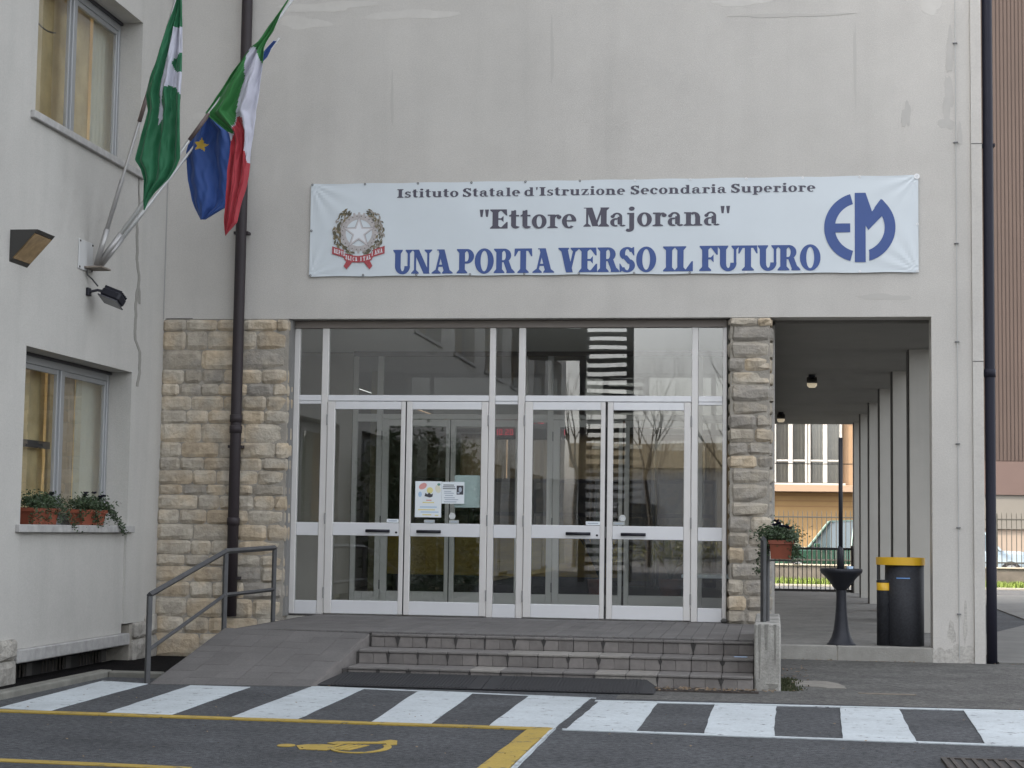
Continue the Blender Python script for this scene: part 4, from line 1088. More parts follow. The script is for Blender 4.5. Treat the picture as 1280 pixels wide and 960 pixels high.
for i, (a, b) in enumerate(YS):
    for j, (z0, z1) in enumerate(ZS):
        if j == 3 and i < 2: continue
        window(a, b, z0, z1, (1 if j == 0 else 2 if j == 1 else 0) if i == 0 else 0)
# basement lintel, grilles and base stones
for a, b in YS[:3]:
    m = MB(); m.bbox(WX - .3, WX + .025, a + .005, b + .12, .045, .168, .01); m.build('basement_lintel', SILL, wing)
    m = MB(); m.box(WX - .34, WX - .3, a, b + .2, -.2, .17); m.build('basement_recess', SOOT, wing)
    for c in range(3):
        y0 = a + .1 + c * .95
        m = MB(); m.box(WX - .24, WX - .2, y0 + .62, y0 + .75, -.125, .045); m.build('basement_post', M('basement_post', (.07, .065, .06), .9), wing)
        for k in range(7):
            m = MB(); m.tube([(WX - .20, y0 + .04 + k * .085, -.125), (WX - .20, y0 + .04 + k * .085, .045)], .008, 6); m.build('grille_bar', IRON, wing)
rd = random.Random(21)
CS = M('rubble_stone', (.32, .30, .265), .95, var=.3, vscale=9, bump=.9, bscale=35, rnd=.1)
m = MB(); m.box(WX - .3, WX - .005, -5.2, -3.70, -.3, .25); m.build('base_course', MORTAR, wing)
bs = MB(); bs.box(WX - .3, WX - .005, -.80, -.0, -.3, .25); bs = bs.build('base_course', MORTAR, wing)
for (y0, y1, z0, z1) in ((-.72, -.38, .10, .27), (-.37, -.02, .12, .34), (-.76, -.30, -.16, .09), (-.29, -.02, -.16, .11), (-4.15, -3.72, .09, .27), (-4.20, -3.72, -.2, .08), (-4.7, -4.17, .06, .30), (-4.7, -4.22, -.2, .05), (-5.25, -4.72, -.2, .28)):
    stone_block(y0, y1, z0, z1, -.035, CS, bs, rd=rd, depth=.1, rough=.03, axis='x')
# crack filler lines
def strip_on_wing(pts, wdt, name, lift=0.0):
    m = MB()
    for (y0, z0), (y1, z1) in zip(pts, pts[1:]):
        m.add([(WX + .003 + lift, y0 - wdt, z0), (WX + .003 + lift, y0 + wdt, z0), (WX + .003 + lift, y1 + wdt, z1), (WX + .003 + lift, y1 - wdt, z1)], [(0, 3, 2, 1)])
    o = m.build(name, CRACK, wing); s = o.modifiers.new('thick', 'SOLIDIFY'); s.thickness = .004; s.offset = 0
def jitter(pts, seed):
    rd = random.Random(seed); out = []
    for p, q in zip(pts, pts[1:]):
        n = max(2, int(abs(p[1] - q[1]) / .04))
        for k in range(n): out.append((p[0] + (q[0] - p[0]) * k / n + rd.uniform(-.012, .012), p[1] + (q[1] - p[1]) * k / n))
    out.append(pts[-1]); return out
strip_on_wing(jitter([(-.97, 4.56), (-.92, 4.13), (-.84, 3.97), (-.92, 3.78), (-.92, 3.44), (-.91, 3.31), (-.75, 3.19), (-.75, 2.97), (-.81, 2.81)], 1), .036, 'crack')
strip_on_wing(jitter([(-.87, 4.01), (-.83, 3.8), (-.82, 3.71)], 2), .028, 'crack', .0013)
strip_on_wing(jitter([(-.95, 5.1), (-.93, 4.8), (-.97, 4.56)], 4), .018, 'crack', .0026)
m = MB(); m.box(WX + .001, WX + .006, -.052, -.044, 3.64, 13); m.build('corner_seam', M('seam_soft', (.30, .30, .29), .9), wing)

# wedge wall lamp
e = empty('wall_lamp', (WX, -3.95, 3.7), 'brown wedge shaped wall lamp with amber glass beside the left window', 'lamp')
m = MB()
prof = [(0, 3.955), (.26, 3.955), (.235, 3.925), (.03, 3.70), (0, 3.665)]
m.v = [(WX + d, y, z) for y in (-4.13, -3.74) for d, z in prof]; n = 5
m.f = [tuple(range(n)), tuple(range(2 * n - 1, n - 1, -1)), (0, 1, 6, 5), (0, 5, 9, 4), (1, 2, 7, 6), (3, 4, 9, 8)]; m.m = [0] * len(m.f)
fixn(m.build('housing', M('lamp_housing', (.035, .033, .03), .5), e))
m = MB(); m.v = [(WX + .236, -4.115, 3.918), (WX + .236, -3.755, 3.918), (WX + .034, -3.755, 3.697), (WX + .034, -4.115, 3.697), (WX + .225, -4.115, 3.927), (WX + .225, -3.755, 3.927), (WX + .02, -3.755, 3.71), (WX + .02, -4.115, 3.71)]
m.f = [(0, 1, 2, 3), (7, 6, 5, 4), (0, 4, 5, 1), (1, 5, 6, 2), (2, 6, 7, 3), (3, 7, 4, 0)]; m.m = [0] * 6
fixn(m.build('lamp_glass', M('amber_glass', (.30, .20, .10), .25, var=.3, vscale=10, coat=.5), e))
# floodlight
e = empty('floodlight', (WX, -2.3, 3.6), 'small black floodlight with cable tilted down on the left wing wall', 'floodlight')
m = MB(); m.bbox(WX, WX + .03, -2.33, -2.25, 3.60, 3.68, .005); m.tube([(WX + .02, -2.29, 3.64), (WX + .10, -2.27, 3.66), (WX + .16, -2.24, 3.65)], .014, 8); m.build('arm', BLACKP, e)
hb = MB(); hb.bbox(-.11, .11, -.09, .09, -.05, .045, .02)
for k in range(5): hb.box(-.10, .10, -.075 + k * .035, -.065 + k * .035, .04, .065)
rot = Matrix.Translation((WX + .24, -2.2, 3.60)) @ Matrix.Rotation(R(-20), 4, 'X') @ Matrix.Rotation(R(22), 4, 'Y')
hb.v = [tuple(rot @ Vector(p)) for p in hb.v]; hb.build('lamp_head', BLACKP, e)
hb = MB(); hb.bbox(-.115, .115, -.10, .10, -.066, -.052, .005); hb.v = [tuple(rot @ Vector(p)) for p in hb.v]; hb.build('front_glass', M('flood_glass', (.10, .10, .11), .1), e)
m = MB(); m.tube([(WX + .01, -2.35, 3.86), (WX + .02, -2.34, 3.80), (WX + .05, -2.30, 3.77), (WX + .10, -2.26, 3.70)], .008, 6); m.build('cable', RAILM, e)

# ------------------------------------------------------------------ flagpole bracket, poles and flags
e = empty('flagpole_bracket', (WX, -2.35, 3.9), 'white wall bracket holding three slanting flagpoles on the left wing', 'flagpoles')
BASE = Vector((-6.70, -2.30, 3.92))
m = MB(); m.bbox(WX, WX + .012, -2.56, -2.20, 3.84, 4.14, .004); m.build('wall_plate', M('plate_white', (.48, .48, .47), .6), e)
m = MB(); m.bbox(WX + .012, WX + .20, -2.42, -2.18, 3.865, 3.885, .004); m.build('foot_plate', M('plate_rust', (.20, .17, .14), .7, var=.3, vscale=30), e)
m = MB()
for q in ((-2.54, 4.12), (-2.22, 4.12), (-2.54, 3.86), (-2.22, 3.86)): m.bbox(WX + .012, WX + .02, q[0] - .01, q[0] + .01, q[1] - .01, q[1] + .01, .002)
m.build('bolts', IRON, e)
POLE = M('pole_white', (.50, .50, .49), .35, metal=.4); POLE2 = M('pole_grey', (.36, .35, .34), .4, metal=.5); SLV = M('pole_sleeve', (.16, .12, .11), .6)
tips = ((Vector((-5.72, -2.60, 6.93)), POLE2), (Vector((-4.735, -2.25, 6.60)), POLE), (Vector((-5.11, -1.42, 6.44)), POLE))
for tp, pm in tips:
    b0 = BASE + (tp - BASE) * .0 + Vector((.02, (tp.y + 2.25) * .08, -.02))
    d = (tp - b0)
    m = MB(); m.tube([b0, b0 + d * .28, b0 + d * .285, tp], [.022, .022, .016, .014], 10); p = m.build('pole', pm, e, smooth=True)
    if tp.y < -1.5:
        m = MB(); m.tube([b0 + d * .47, b0 + d * .57], .021, 10); m.build('sleeve', SLV, p, smooth=True)
    m = MB(); m.tube([b0, b0 + d * .12], .028, 10); m.build('socket', POLE2, p, smooth=True)
def inpoly(x, z, P):
    c = False; j = len(P) - 1
    for i in range(len(P)):
        if (P[i][1] > z) != (P[j][1] > z) and x < (P[j][0] - P[i][0]) * (z - P[i][1]) / (P[j][1] - P[i][1]) + P[i][0]: c = not c
        j = i
    return c
def flag(name, rows, yfun, mats, region, label, folds, amp, nu=44, nv=150, seed=0):
    rows = sorted(rows, reverse=True)
    z1, z0 = rows[0][0], rows[-1][0]
    m = MB(); ph = random.Random(seed).uniform(0, 6)
    def LRz(z):
        for a, b in zip(rows, rows[1:]):
            if b[0] <= z <= a[0]:
                t_ = (a[0] - z) / max(1e-6, a[0] - b[0]); return a[1] + (b[1] - a[1]) * t_, a[2] + (b[2] - a[2]) * t_
        return rows[-1][1:]
    for j in range(nv + 1):
        z = z1 + (z0 - z1) * j / nv; L_, R_ = LRz(z)
        wdt = R_ - L_
        for i in range(nu + 1):
            u = i / nu; x = L_ + wdt * u
            A_ = amp * min(1, wdt / .25)
            y = yfun(x, z) + A_ * (math.sin(u * folds * 6.283 + ph + z * 1.3) + .35 * math.sin(u * folds * 13.1 + ph * 2 - z * 3.1)) + .02 * math.sin(z * 5 + u * 3) + .005 * math.sin(u * 41 + z * 17) * math.sin(z * 9 + u * 5) + .004 * math.sin((u * 30 - z * 26) + ph)
            m.v.append((x, y, z))
    for j in range(nv):
        for i in range(nu):
            a = j * (nu + 1) + i
            m.f.append((a, a + nu + 1, a + nu + 2, a + 1))
            c = Vector(m.v[a]) + Vector(m.v[a + nu + 2]); m.m.append(region(c.x / 2, c.z / 2))
    o = m.build(name, mats, smooth=True)
    s = o.modifiers.new('thick', 'SOLIDIFY'); s.thickness = .003; s.offset = 0
    return tag(o, label, 'flag')
def cloth(name, c):
    mt = M(name, c, .65, var=.06, vscale=4)
    b = mt.node_tree.nodes['Principled BSDF']
    b.inputs['Sheen Weight'].default_value = .2
    b.inputs['Subsurface Weight'].default_value = .0
    # thin cloth lets some light through
    N = mt.node_tree.nodes; L = mt.node_tree.links
    tl = N.new('ShaderNodeBsdfTranslucent'); tl.inputs[0].default_value = (*[min(1, v * 1.2) for v in c], 1)
    mx = N.new('ShaderNodeMixShader'); mx.inputs[0].default_value = .25
    L.new(b.outputs[0], mx.inputs[1]); L.new(tl.outputs[0], mx.inputs[2]); L.new(mx.outputs[0], N['Material Output'].inputs[0])
    return mt
F_DG, F_W, F_G, F_R, F_B, F_Y = cloth('flag_dark_green', (.012, .15, .06)), cloth('flag_white', (.55, .55, .62)), cloth('flag_green', (.03, .20, .045)), cloth('flag_red', (.42, .03, .045)), cloth('flag_blue', (.03, .09, .32)), cloth('flag_yellow', (.62, .42, .05))
LOMB = [(6.82, -5.66, -5.63), (6.46, -5.77, -5.71), (6.18, -5.86, -5.7), (5.9, -5.94, -5.69), (5.67, -6.03, -5.68), (5.52, -6.07, -5.68), (5.37, -6.04, -5.68), (5.19, -6.08, -5.68), (4.99, -6.12, -5.68), (4.87, -6.14, -5.68), (4.78, -6.08, -5.72), (4.67, -6.04, -5.79), (4.55, -6.04, -5.92), (4.46, -6.04, -5.99), (4.37, -6.03, -6.02)]
LW = [(-5.81, 6.16), (-5.77, 6.19), (-5.71, 6.19), (-5.6, 6.19), (-5.6, 5.92), (-5.70, 5.92), (-5.75, 5.9), (-5.78, 5.86), (-5.79, 5.82), (-5.78, 5.77), (-5.74, 5.73), (-5.6, 5.71), (-5.6, 5.48), (-5.69, 5.50), (-5.72, 5.55), (-5.76, 5.585), (-5.81, 5.59), (-5.85, 5.575), (-5.87, 5.54), (-5.885, 5.45), (-5.88, 5.38), (-5.88, 5.28), (-5.93, 5.22), (-5.92, 5.35), (-5.89, 5.7), (-5.84, 5.98)]
flag('green_white_flag', LOMB, lambda x, z: -2.78, [F_DG, F_W], lambda x, z: 1 if inpoly(x, z, LW) else 0, 'dark green regional flag with white rose pattern, leftmost on the wall poles', 2.6, .035, seed=1)
ITA = [(6.58, -4.77, -4.74), (6.42, -4.88, -4.84), (6.26, -4.99, -4.91), (6.14, -5.07, -4.99), (6.09, -5.13, -5.01), (5.9, -5.28, -5.02), (5.7, -5.42, -5.04), (5.54, -5.53, -5.05), (5.44, -5.61, -5.07), (5.38, -5.54, -5.07), (5.23, -5.35, -5.09), (5.13, -5.32, -5.11), (4.97, -5.33, -5.13), (4.8, -5.34, -5.14), (4.64, -5.34, -5.17), (4.48, -5.35, -5.21), (4.32, -5.36, -5.23), (4.25, -5.36, -5.29), (4.19, -5.35, -5.34)]
IG = [(-4.6, 6.62), (-4.87, 6.73), (-5.8, 5.44), (-5.31, 5.22), (-5.17, 6.0), (-5.15, 6.1), (-5.09, 6.08), (-5.04, 5.94), (-5.0, 5.91), (-4.94, 6.1)]
IR = [(-5.27, 5.39), (-5.19, 5.37), (-5.18, 5.07), (-5.15, 4.92), (-5.08, 4.92), (-5.10, 4.10), (-5.43, 4.10), (-5.37, 4.94)]
flag('tricolour_flag', ITA, lambda x, z: -2.33, [F_G, F_W, F_R], lambda x, z: 0 if inpoly(x, z, IG) else 2 if inpoly(x, z, IR) else 1, 'green white and red tricolour flag hanging in folds from the rightmost pole', 2.3, .04, seed=2)
EU = [(6.29, -5.05, -5.02), (6.21, -5.12, -5.08), (6.13, -5.18, -5.12), (5.82, -5.47, -5.41), (5.57, -5.71, -5.65), (5.5, -5.76, -5.67), (5.45, -5.8, -5.61), (5.36, -5.88, -5.48), (5.24, -5.94, -5.46), (5.16, -5.96, -5.46), (5.03, -5.95, -5.44), (4.86, -5.93, -5.42), (4.74, -5.9, -5.42), (4.65, -5.88, -5.43), (4.57, -5.85, -5.5), (4.5, -5.81, -5.62), (4.44, -5.77, -5.72)]
spz = [( -5.79 + a, 5.215 + b) for a, b in starpoly(.078, .42, 80)]
flag('blue_flag', EU, lambda x, z: -1.84, [F_B, F_Y], lambda x, z: 1 if inpoly(x, z, spz) else 0, 'blue european flag with one yellow star showing, drooping between the other two flags', 1.8, .035, nu=60, nv=220, seed=3)

# ------------------------------------------------------------------ handrails
def rail_obj(name, loc, label, parts):
    e = empty(name, loc, label, 'handrail')
    for nm, pts, r in parts:
        m = MB(); m.tube(pts, r, 4 if nm != 'cap' else 8); m.build(nm, RAILM, e)
    return e
X_ = -5.13
ra = rail_obj('handrail', (X_, -2.7, 0), 'dark steel handrail with three posts along the left edge of the ramp', [
    ('post', [(X_, -4.78, -.02), (X_, -4.78, .725)], .026), ('post', [(X_, -2.72, .0), (X_, -2.72, 1.065)], .026), ('post', [(X_, -1.05, .30), (X_, -1.05, 1.085)], .026),
    ('top_rail', [(X_, -4.79, .735), (X_, -2.72, 1.08), (X_, -1.03, 1.10)], .027), ('lower_rail', [(X_, -4.76, .28), (X_, -2.72, .665), (X_, -1.05, .665)], .020)])
e = MB(); 
m = MB()
m.bbox(-.130, .092, -3.88, -1.90, -.05, .56, .012)
lowwall = tag(m.build('low_wall', CONC), 'short weathered concrete wall closing the right end of the steps', 'wall')
WST = M('wall_stain', (.20, .192, .172), .95, var=.25, vscale=9, grain=(30, .2))
for i, (x, z0, z1, w_) in enumerate(((-.085, .10, .555, .014), (-.03, .34, .555, .020), (.045, .22, .555, .012), (.02, -.02, .06, .05))):
    n_ = 10; rdx = random.Random(60 + i)
    L_ = [(x - w_ * (.4 + .6 * (k / n_)) * rdx.uniform(.6, 1.2), z0 + (z1 - z0) * k / n_) for k in range(n_ + 1)]; R_ = [(x + w_ * (.4 + .6 * (k / n_)) * rdx.uniform(.6, 1.2), z0 + (z1 - z0) * k / n_) for k in range(n_ + 1)]
    m = MB(); m.prism(L_ + R_[::-1], -3.8815 - .0004 * i, -3.879); fixn(m.build('stain', WST, lowwall))
rail_obj('handrail', (-.03, -3.0, .56), 'dark double steel handrail standing on the low concrete wall', [
    ('post', [(-.055, -3.55, .55), (-.055, -3.55, 1.27)], .026), ('post', [(-.02, -3.42, .55), (-.02, -3.42, 1.23)], .018), ('post', [(-.055, -2.10, .55), (-.055, -2.10, 1.27)], .026), ('top_rail', [(-.055, -3.58, 1.275), (-.055, -.4, 1.275)], .024)])

# ------------------------------------------------------------------ planters
def leaves(m, centers, n, spread, size, rd, mi=0, droop=None):
    for _ in range(n):
        c = rd.choice(centers)
        p = Vector((c[0] + rd.gauss(0, spread[0]), c[1] + rd.gauss(0, spread[1]), c[2] + rd.gauss(0, spread[2])))
        a = Vector((rd.uniform(-1, 1), rd.uniform(-1, 1), rd.uniform(-.6, .8))).normalized(); b = a.orthogonal().normalized(); b = (Matrix.Rotation(rd.uniform(0, 6.28), 3, a) @ b)
        L_ = size * rd.uniform(.6, 1.3); W_ = L_ * .5
        m.add([p, p + a * L_ * .5 + b * W_ * .5, p + a * L_, p + a * L_ * .5 - b * W_ * .5], [(0, 1, 2, 3)], mi)
def planter(cx, cy, z, lx, ly, h, label, trail, flowers, group, rd, metal_hook=False):
    e = empty('planter_box', (cx, cy, z), label, 'planter', group)
    m = MB()
    t_ = .86
    o1 = [(cx - lx / 2 * t_, cy - ly / 2 * t_), (cx + lx / 2 * t_, cy - ly / 2 * t_), (cx + lx / 2 * t_, cy + ly / 2 * t_), (cx - lx / 2 * t_, cy + ly / 2 * t_)]
    o2 = [(cx - lx / 2, cy - ly / 2), (cx + lx / 2, cy - ly / 2), (cx + lx / 2, cy + ly / 2), (cx - lx / 2, cy + ly / 2)]
    m.add([(a, b, z) for a, b in o1] + [(a, b, z + h) for a, b in o2], [(3, 2, 1, 0), (0, 1, 5, 4), (1, 2, 6, 5), (2, 3, 7, 6), (3, 0, 4, 7), (4, 5, 6, 7)])
    m.build('pot', TERRA, e)
    m = MB(); r = .012
    for (x0, x1, y0, y1) in ((cx - lx / 2 - r, cx + lx / 2 + r, cy - ly / 2 - r, cy - ly / 2), (cx - lx / 2 - r, cx + lx / 2 + r, cy + ly / 2, cy + ly / 2 + r), (cx - lx / 2 - r, cx - lx / 2, cy - ly / 2, cy + ly / 2), (cx + lx / 2, cx + lx / 2 + r, cy - ly / 2, cy + ly / 2)):
        m.box(x0, x1, y0, y1, z + h - .03, z + h + .004)
    m.build('rim', TERRA, e)
    m = MB(); m.box(cx - lx / 2 + .01, cx + lx / 2 - .01, cy - ly / 2 + .01, cy + ly / 2 - .01, z + h, z + h + .006); m.build('soil', SOOT, e)
    m = MB()
    cs = [(cx + rd.uniform(-.3, .3) * lx, cy + ly * (k / 10 - .5) * .9, z + h + .03 + rd.uniform(0, .05)) for k in range(11)]
    leaves(m, cs, 1400, (lx * .30 + .02, .04, .036), .032, rd); leaves(m, cs, 400, (lx * .30 + .02, .05, .036), .032, rd, 1)
    fr_ = [(cx + lx / 2, cy + ly * u_, z + h * v_) for u_ in (-.5, -.44, -.05, .02, .08, .5) for v_ in (.35, .7, 1.0)]
    leaves(m, fr_, 260, (.02, .03, .03), .030, rd)
    for (tx, ty, tz, n_) in trail:
        pts = []
        for k in range(12):
            f = k / 11; pts.append((tx[0] + (tx[1] - tx[0]) * f, ty[0] + (ty[1] - ty[0]) * f, tz[0] + (tz[1] - tz[0]) * f ** 1.5))
        leaves(m, pts, n_, (.02, .028, .015), .030, rd); leaves(m, pts, n_ // 2, (.022, .03, .015), .030, rd, 1)
    m.build('foliage', [LEAF, LEAF2], e)
    for (fx, fy, fz) in flowers:
        m = MB()
        for k in range(6):
            a = 6.283 * k / 6 + rd.random(); 
            for q in range(2):
                th = a + q * .4; n_ = Vector((math.cos(th), math.sin(th), .5 + q * .5)).normalized(); s_ = Vector((-math.sin(th), math.cos(th), 0)); p = Vector((fx, fy, fz)); u_ = n_ * .034; v_ = s_ * .02
                m.add([p, p + u_ * .6 + v_, p + u_ * 1.1, p + u_ * .6 - v_], [(0, 1, 2, 3)])
        f_ = m.build('flower', PETAL, e)
        m = MB(); m.tube([(fx, fy, z + h), (fx, fy, fz)], .003, 5); m.build('stem', LEAF, f_)
    return e
rd = random.Random(33)
zs = 1.31
planter(WX - .07, -3.12, zs, .15, .62, .15, 'orange planter box with trailing plants on the window sill, the one nearer the yard', [((WX - .02, WX + .07), (-2.75, -2.55), (1.50, 1.27), 150), ((WX - .02, WX + .03), (-2.95, -2.8), (1.50, 1.33), 90), ((WX - .02, WX + .01), (-3.35, -3.3), (1.5, 1.34), 60)],
        [(WX - .02, -2.95, 1.60), (WX - .06, -2.88, 1.585), (WX - .02, -2.99, 1.575)], 'planter boxes with dark pansies', rd)
planter(WX - .07, -1.92, zs, .15, .66, .15, 'orange planter box with dark violet flowers on the window sill, nearer the stone wall', [((WX - .02, WX + .08), (-1.6, -1.25), (1.48, 1.24), 260), ((WX - .02, WX + .05), (-1.95, -1.88), (1.50, 1.30), 110), ((WX, WX + .05), (-1.5, -1.42), (1.5, 1.36), 90)],
        [(WX - .02, -2.10, 1.62), (WX - .05, -2.05, 1.60), (WX - .02, -1.88, 1.625), (WX - .02, -1.70, 1.59), (WX - .02, -1.62, 1.60), (WX - .05, -1.66, 1.575)], 'planter boxes with dark pansies', rd)
pl = planter(.095, -3.20, 1.10, .20, .55, .16, 'orange planter box with dark flowers hanging on the right handrail', [((.0, -.10), (-3.45, -3.4), (1.30, .98), 260), ((-.02, -.06), (-3.48, -3.46), (1.32, 1.10), 150), ((.18, .23), (-3.48, -3.4), (1.30, 1.08), 150), ((.0, .2), (-3.5, -3.45), (1.32, 1.27), 200), ((.2, .28), (-3.1, -3.0), (1.3, 1.1), 90)],
        [(.04, -3.48, 1.385), (.075, -3.45, 1.40), (.10, -3.49, 1.375), (.14, -3.44, 1.37), (.165, -3.46, 1.36), (.055, -3.4, 1.42)], 'planter boxes with dark pansies', rd)
m = MB(); 
for y in (-3.4, -3.0): m.tube([(-.04, y, 1.29), (-.015, y, 1.30), (-.015, y, 1.085), (.20, y, 1.085), (.20, y, 1.15)], .006, 6)
m.build('hanger', RAILM, pl)

# ------------------------------------------------------------------ passage: floor, kerb, fountain, bin, lamps, gate
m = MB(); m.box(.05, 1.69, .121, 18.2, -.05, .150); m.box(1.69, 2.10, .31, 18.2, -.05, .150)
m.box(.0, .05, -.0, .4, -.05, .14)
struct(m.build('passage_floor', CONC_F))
ke = struct(flat('kerb', [(.03, .002), (1.688, .002), (1.688, .118), (.03, .118)], .10, MORTAR, thick=.15))
for a, b in ((.035, .700), (.704, 1.688)):
    m = MB(); m.bbox(a, b, -.004, .12, -.04, .152, .008); m.build('kerb_stone', KERB, ke)
FB = M('dark_cast_metal', (.018, .019, .025), .5, metal=.1, spec=.35, var=.15, vscale=8)
e = empty('drinking_fountain', (.745, .22, .15), 'dark metal pedestal drinking fountain with round bowl and tall thin post', 'drinking fountain')
fx, fy = .755, .24
m = MB(); m.lathe(fx, fy, [(.001, .151), (.155, .151), (.155, .158), (.135, .175), (.105, .23), (.082, .31), (.068, .42), (.058, .55), (.053, .66), (.055, .73)], 32); m.build('pedestal', FB, e, smooth=True)
m = MB(); m.lathe(fx, fy, [(.054, .731), (.085, .76), (.12, .81), (.17, .87), (.215, .91), (.225, .93), (.225, .955), (.212, .958), (.19, .93), (.10, .86), (.001, .84)], 32); m.build('bowl', FB, e, smooth=True)
m = MB(); m.tube([(fx - .01, fy, .85), (fx - .01, fy, 1.15), (fx - .01, fy, 1.20)], [.036, .034, .02], 12); m.build('sleeve', FB, e, smooth=True)
m = MB(); m.tube([(fx - .005, fy, 1.1), (fx - .005, fy, 2.36)], .0225, 12); m.build('post', FB, e, smooth=True)
m = MB(); m.lathe(fx + .09, fy - .03, [(.001, .93), (.03, .93), (.038, .985), (.034, .985), (.028, .94), (.001, .94)], 16)
tag(m.build('plastic_cup', M('pale_blue_plastic', (.35, .47, .62), .4), smooth=True), 'small pale blue cup standing in the bowl of the drinking fountain', 'cup')
BIN = M('bin_black', (.020, .021, .025), .65, spec=.35, grain=(40, .25), var=.1, vscale=6); BINY = M('bin_yellow', (.62, .36, .015), .45)
e = empty('litter_bin', (1.4, .3, .15), 'tall dark cylindrical litter bin with yellow lid ring and side ashtray', 'litter bin')
m = MB(); m.lathe(1.425, .36, [(.001, .153), (.20, .153), (.205, .158), (.205, 1.005), (.19, 1.005), (.19, .6), (.001, .6)], 40); b_ = m.build('body', BIN, e, smooth=True)
m = MB()
ring = []
for k in range(48):
    a = 6.2832 * k / 48
    rx = .215; c_ = 1.425 if math.cos(a) > -.2 else 1.425
    x = 1.425 + rx * math.cos(a); x = x - (.085 if math.cos(a) < 0 else 0) * abs(math.cos(a)) ** .5
    ring.append((x, .36 + .215 * math.sin(a)))
n = 48
m.v = [(x, y, z) for z in (1.005, 1.085) for x, y in ring] + [(1.425 + (x - 1.425) * .86, .36 + (y - .36) * .86, z) for z in (1.085, 1.03) for x, y in ring]
for k in range(n):
    q = (k + 1) % n
    m.f += [(k, q, n + q, n + k), (n + k, n + q, 2 * n + q, 2 * n + k), (2 * n + k, 2 * n + q, 3 * n + q, 3 * n + k), (q, k, 3 * n + k, 3 * n + q)]
m.m = [0] * len(m.f); fixn(m.build('lid_ring', BINY, e, smooth=False))
m = MB(); m.lathe(1.205, .30, [(.001, .153), (.075, .153), (.075, .79)], 24); m.build('ashtray_tube', BIN, e, smooth=True)
m = MB(); m.lathe(1.205, .30, [(.077, .735), (.077, .815), (.001, .815)], 24); m.lathe(1.205, .30, [(.0765, .79), (.0765, .80)], 24); m.build('ashtray_band', BINY, e, smooth=True)
m = MB(); m.lathe(1.205, .30, [(.078, .816), (.078, .84), (.06, .845), (.001, .845)], 24); m.build('ashtray_top', BIN, e, smooth=True)
m = MB(); m.tube([(1.14, .30, .845), (1.14, .30, 1.005)], .008, 6); m.build('strut', BIN, e)
m = MB(); 
for k in range(8):
    a0, a1 = R(-118 + k * 5), R(-118 + (k + 1) * 5); r_ = .2065
    m.add([(1.425 + r_ * math.cos(a0), .36 + r_ * math.sin(a0), .862), (1.425 + r_ * math.cos(a1), .36 + r_ * math.sin(a1), .862), (1.425 + r_ * math.cos(a1), .36 + r_ * math.sin(a1), .874), (1.425 + r_ * math.cos(a0), .36 + r_ * math.sin(a0), .874)], [(0, 1, 2, 3)])
m.build('label_strip', M('label_blue', (.12, .25, .5), .5), e)
# passage ceiling lamps
OPAL = M('lamp_opal', (.60, .52, .38), .2, coat=.5)
OPAL.node_tree.nodes['Principled BSDF'].inputs['Emission Color'].default_value = (1, .85, .6, 1)
OPAL.node_tree.nodes['Principled BSDF'].inputs['Emission Strength'].default_value = .07
def clamp_(x, y, label):
    e = empty('ceiling_lamp', (x, y, 3.6), label, 'lamp', 'bulkhead lamps under the passage ceiling')
    m = MB(); m.tube([(x, y, 3.60), (x, y, 3.565)], .05, 12); m.tube([(x, y, 3.57), (x + .01, y - .02, 3.50)], .03, 10); m.build('mount', BLACKP, e)
    b = MB(); b.bbox(-.07, .07, -.10, .10, -.045, .045, .03); rt_ = Matrix.Translation((x + .0, y - .05, 3.475)) @ Matrix.Rotation(R(25), 4, 'X')
    b.v = [tuple(rt_ @ Vector(p)) for p in b.v]; b.build('lamp_glass', OPAL, e)
    b = MB(); b.bbox(-.075, .075, -.105, .105, .035, .06, .01); b.v = [tuple(rt_ @ Vector(p)) for p in b.v]; b.build('housing', M('lamp_metal', (.2, .19, .18), .4, metal=.6), e)
clamp_(.59, 6.5, 'nearer bulkhead lamp with pale glass under the passage ceiling')
clamp_(.18 + .02, 14.4, 'farther small bulkhead lamp next to the stone pillar edge under the passage ceiling')
# low gate at the far end
GATE = M('gate_dark', (.03, .028, .028), .5, metal=.3)
e = empty('low_gate', (.85, 17.75, .15), 'low dark iron gate closing the far end of the passage', 'gate')
for z in (.18, 1.03):
    m = MB(); m.bbox(.06, 1.72, 17.72, 17.77, z - .025, z + .025, .004); m.build('rail', GATE, e)
m = MB(); m.bbox(1.64, 1.70, 17.71, 17.78, .15, 1.10, .004); m.build('post', GATE, e)
for k in range(17):
    x = .10 + k * .093; m = MB(); m.tube([(x, 17.745, .17), (x, 17.745, 1.04)], .010, 5); m.build('bar', GATE, e)
m = MB(); m.tube([(-.5, 17.9, 2.78), (1.0, 17.9, 2.77), (2.6, 17.9, 2.78)], .009, 5); tag(m.build('overhead_cable', GATE), 'thin dark cable stretched across the far end of the passage', 'cable')

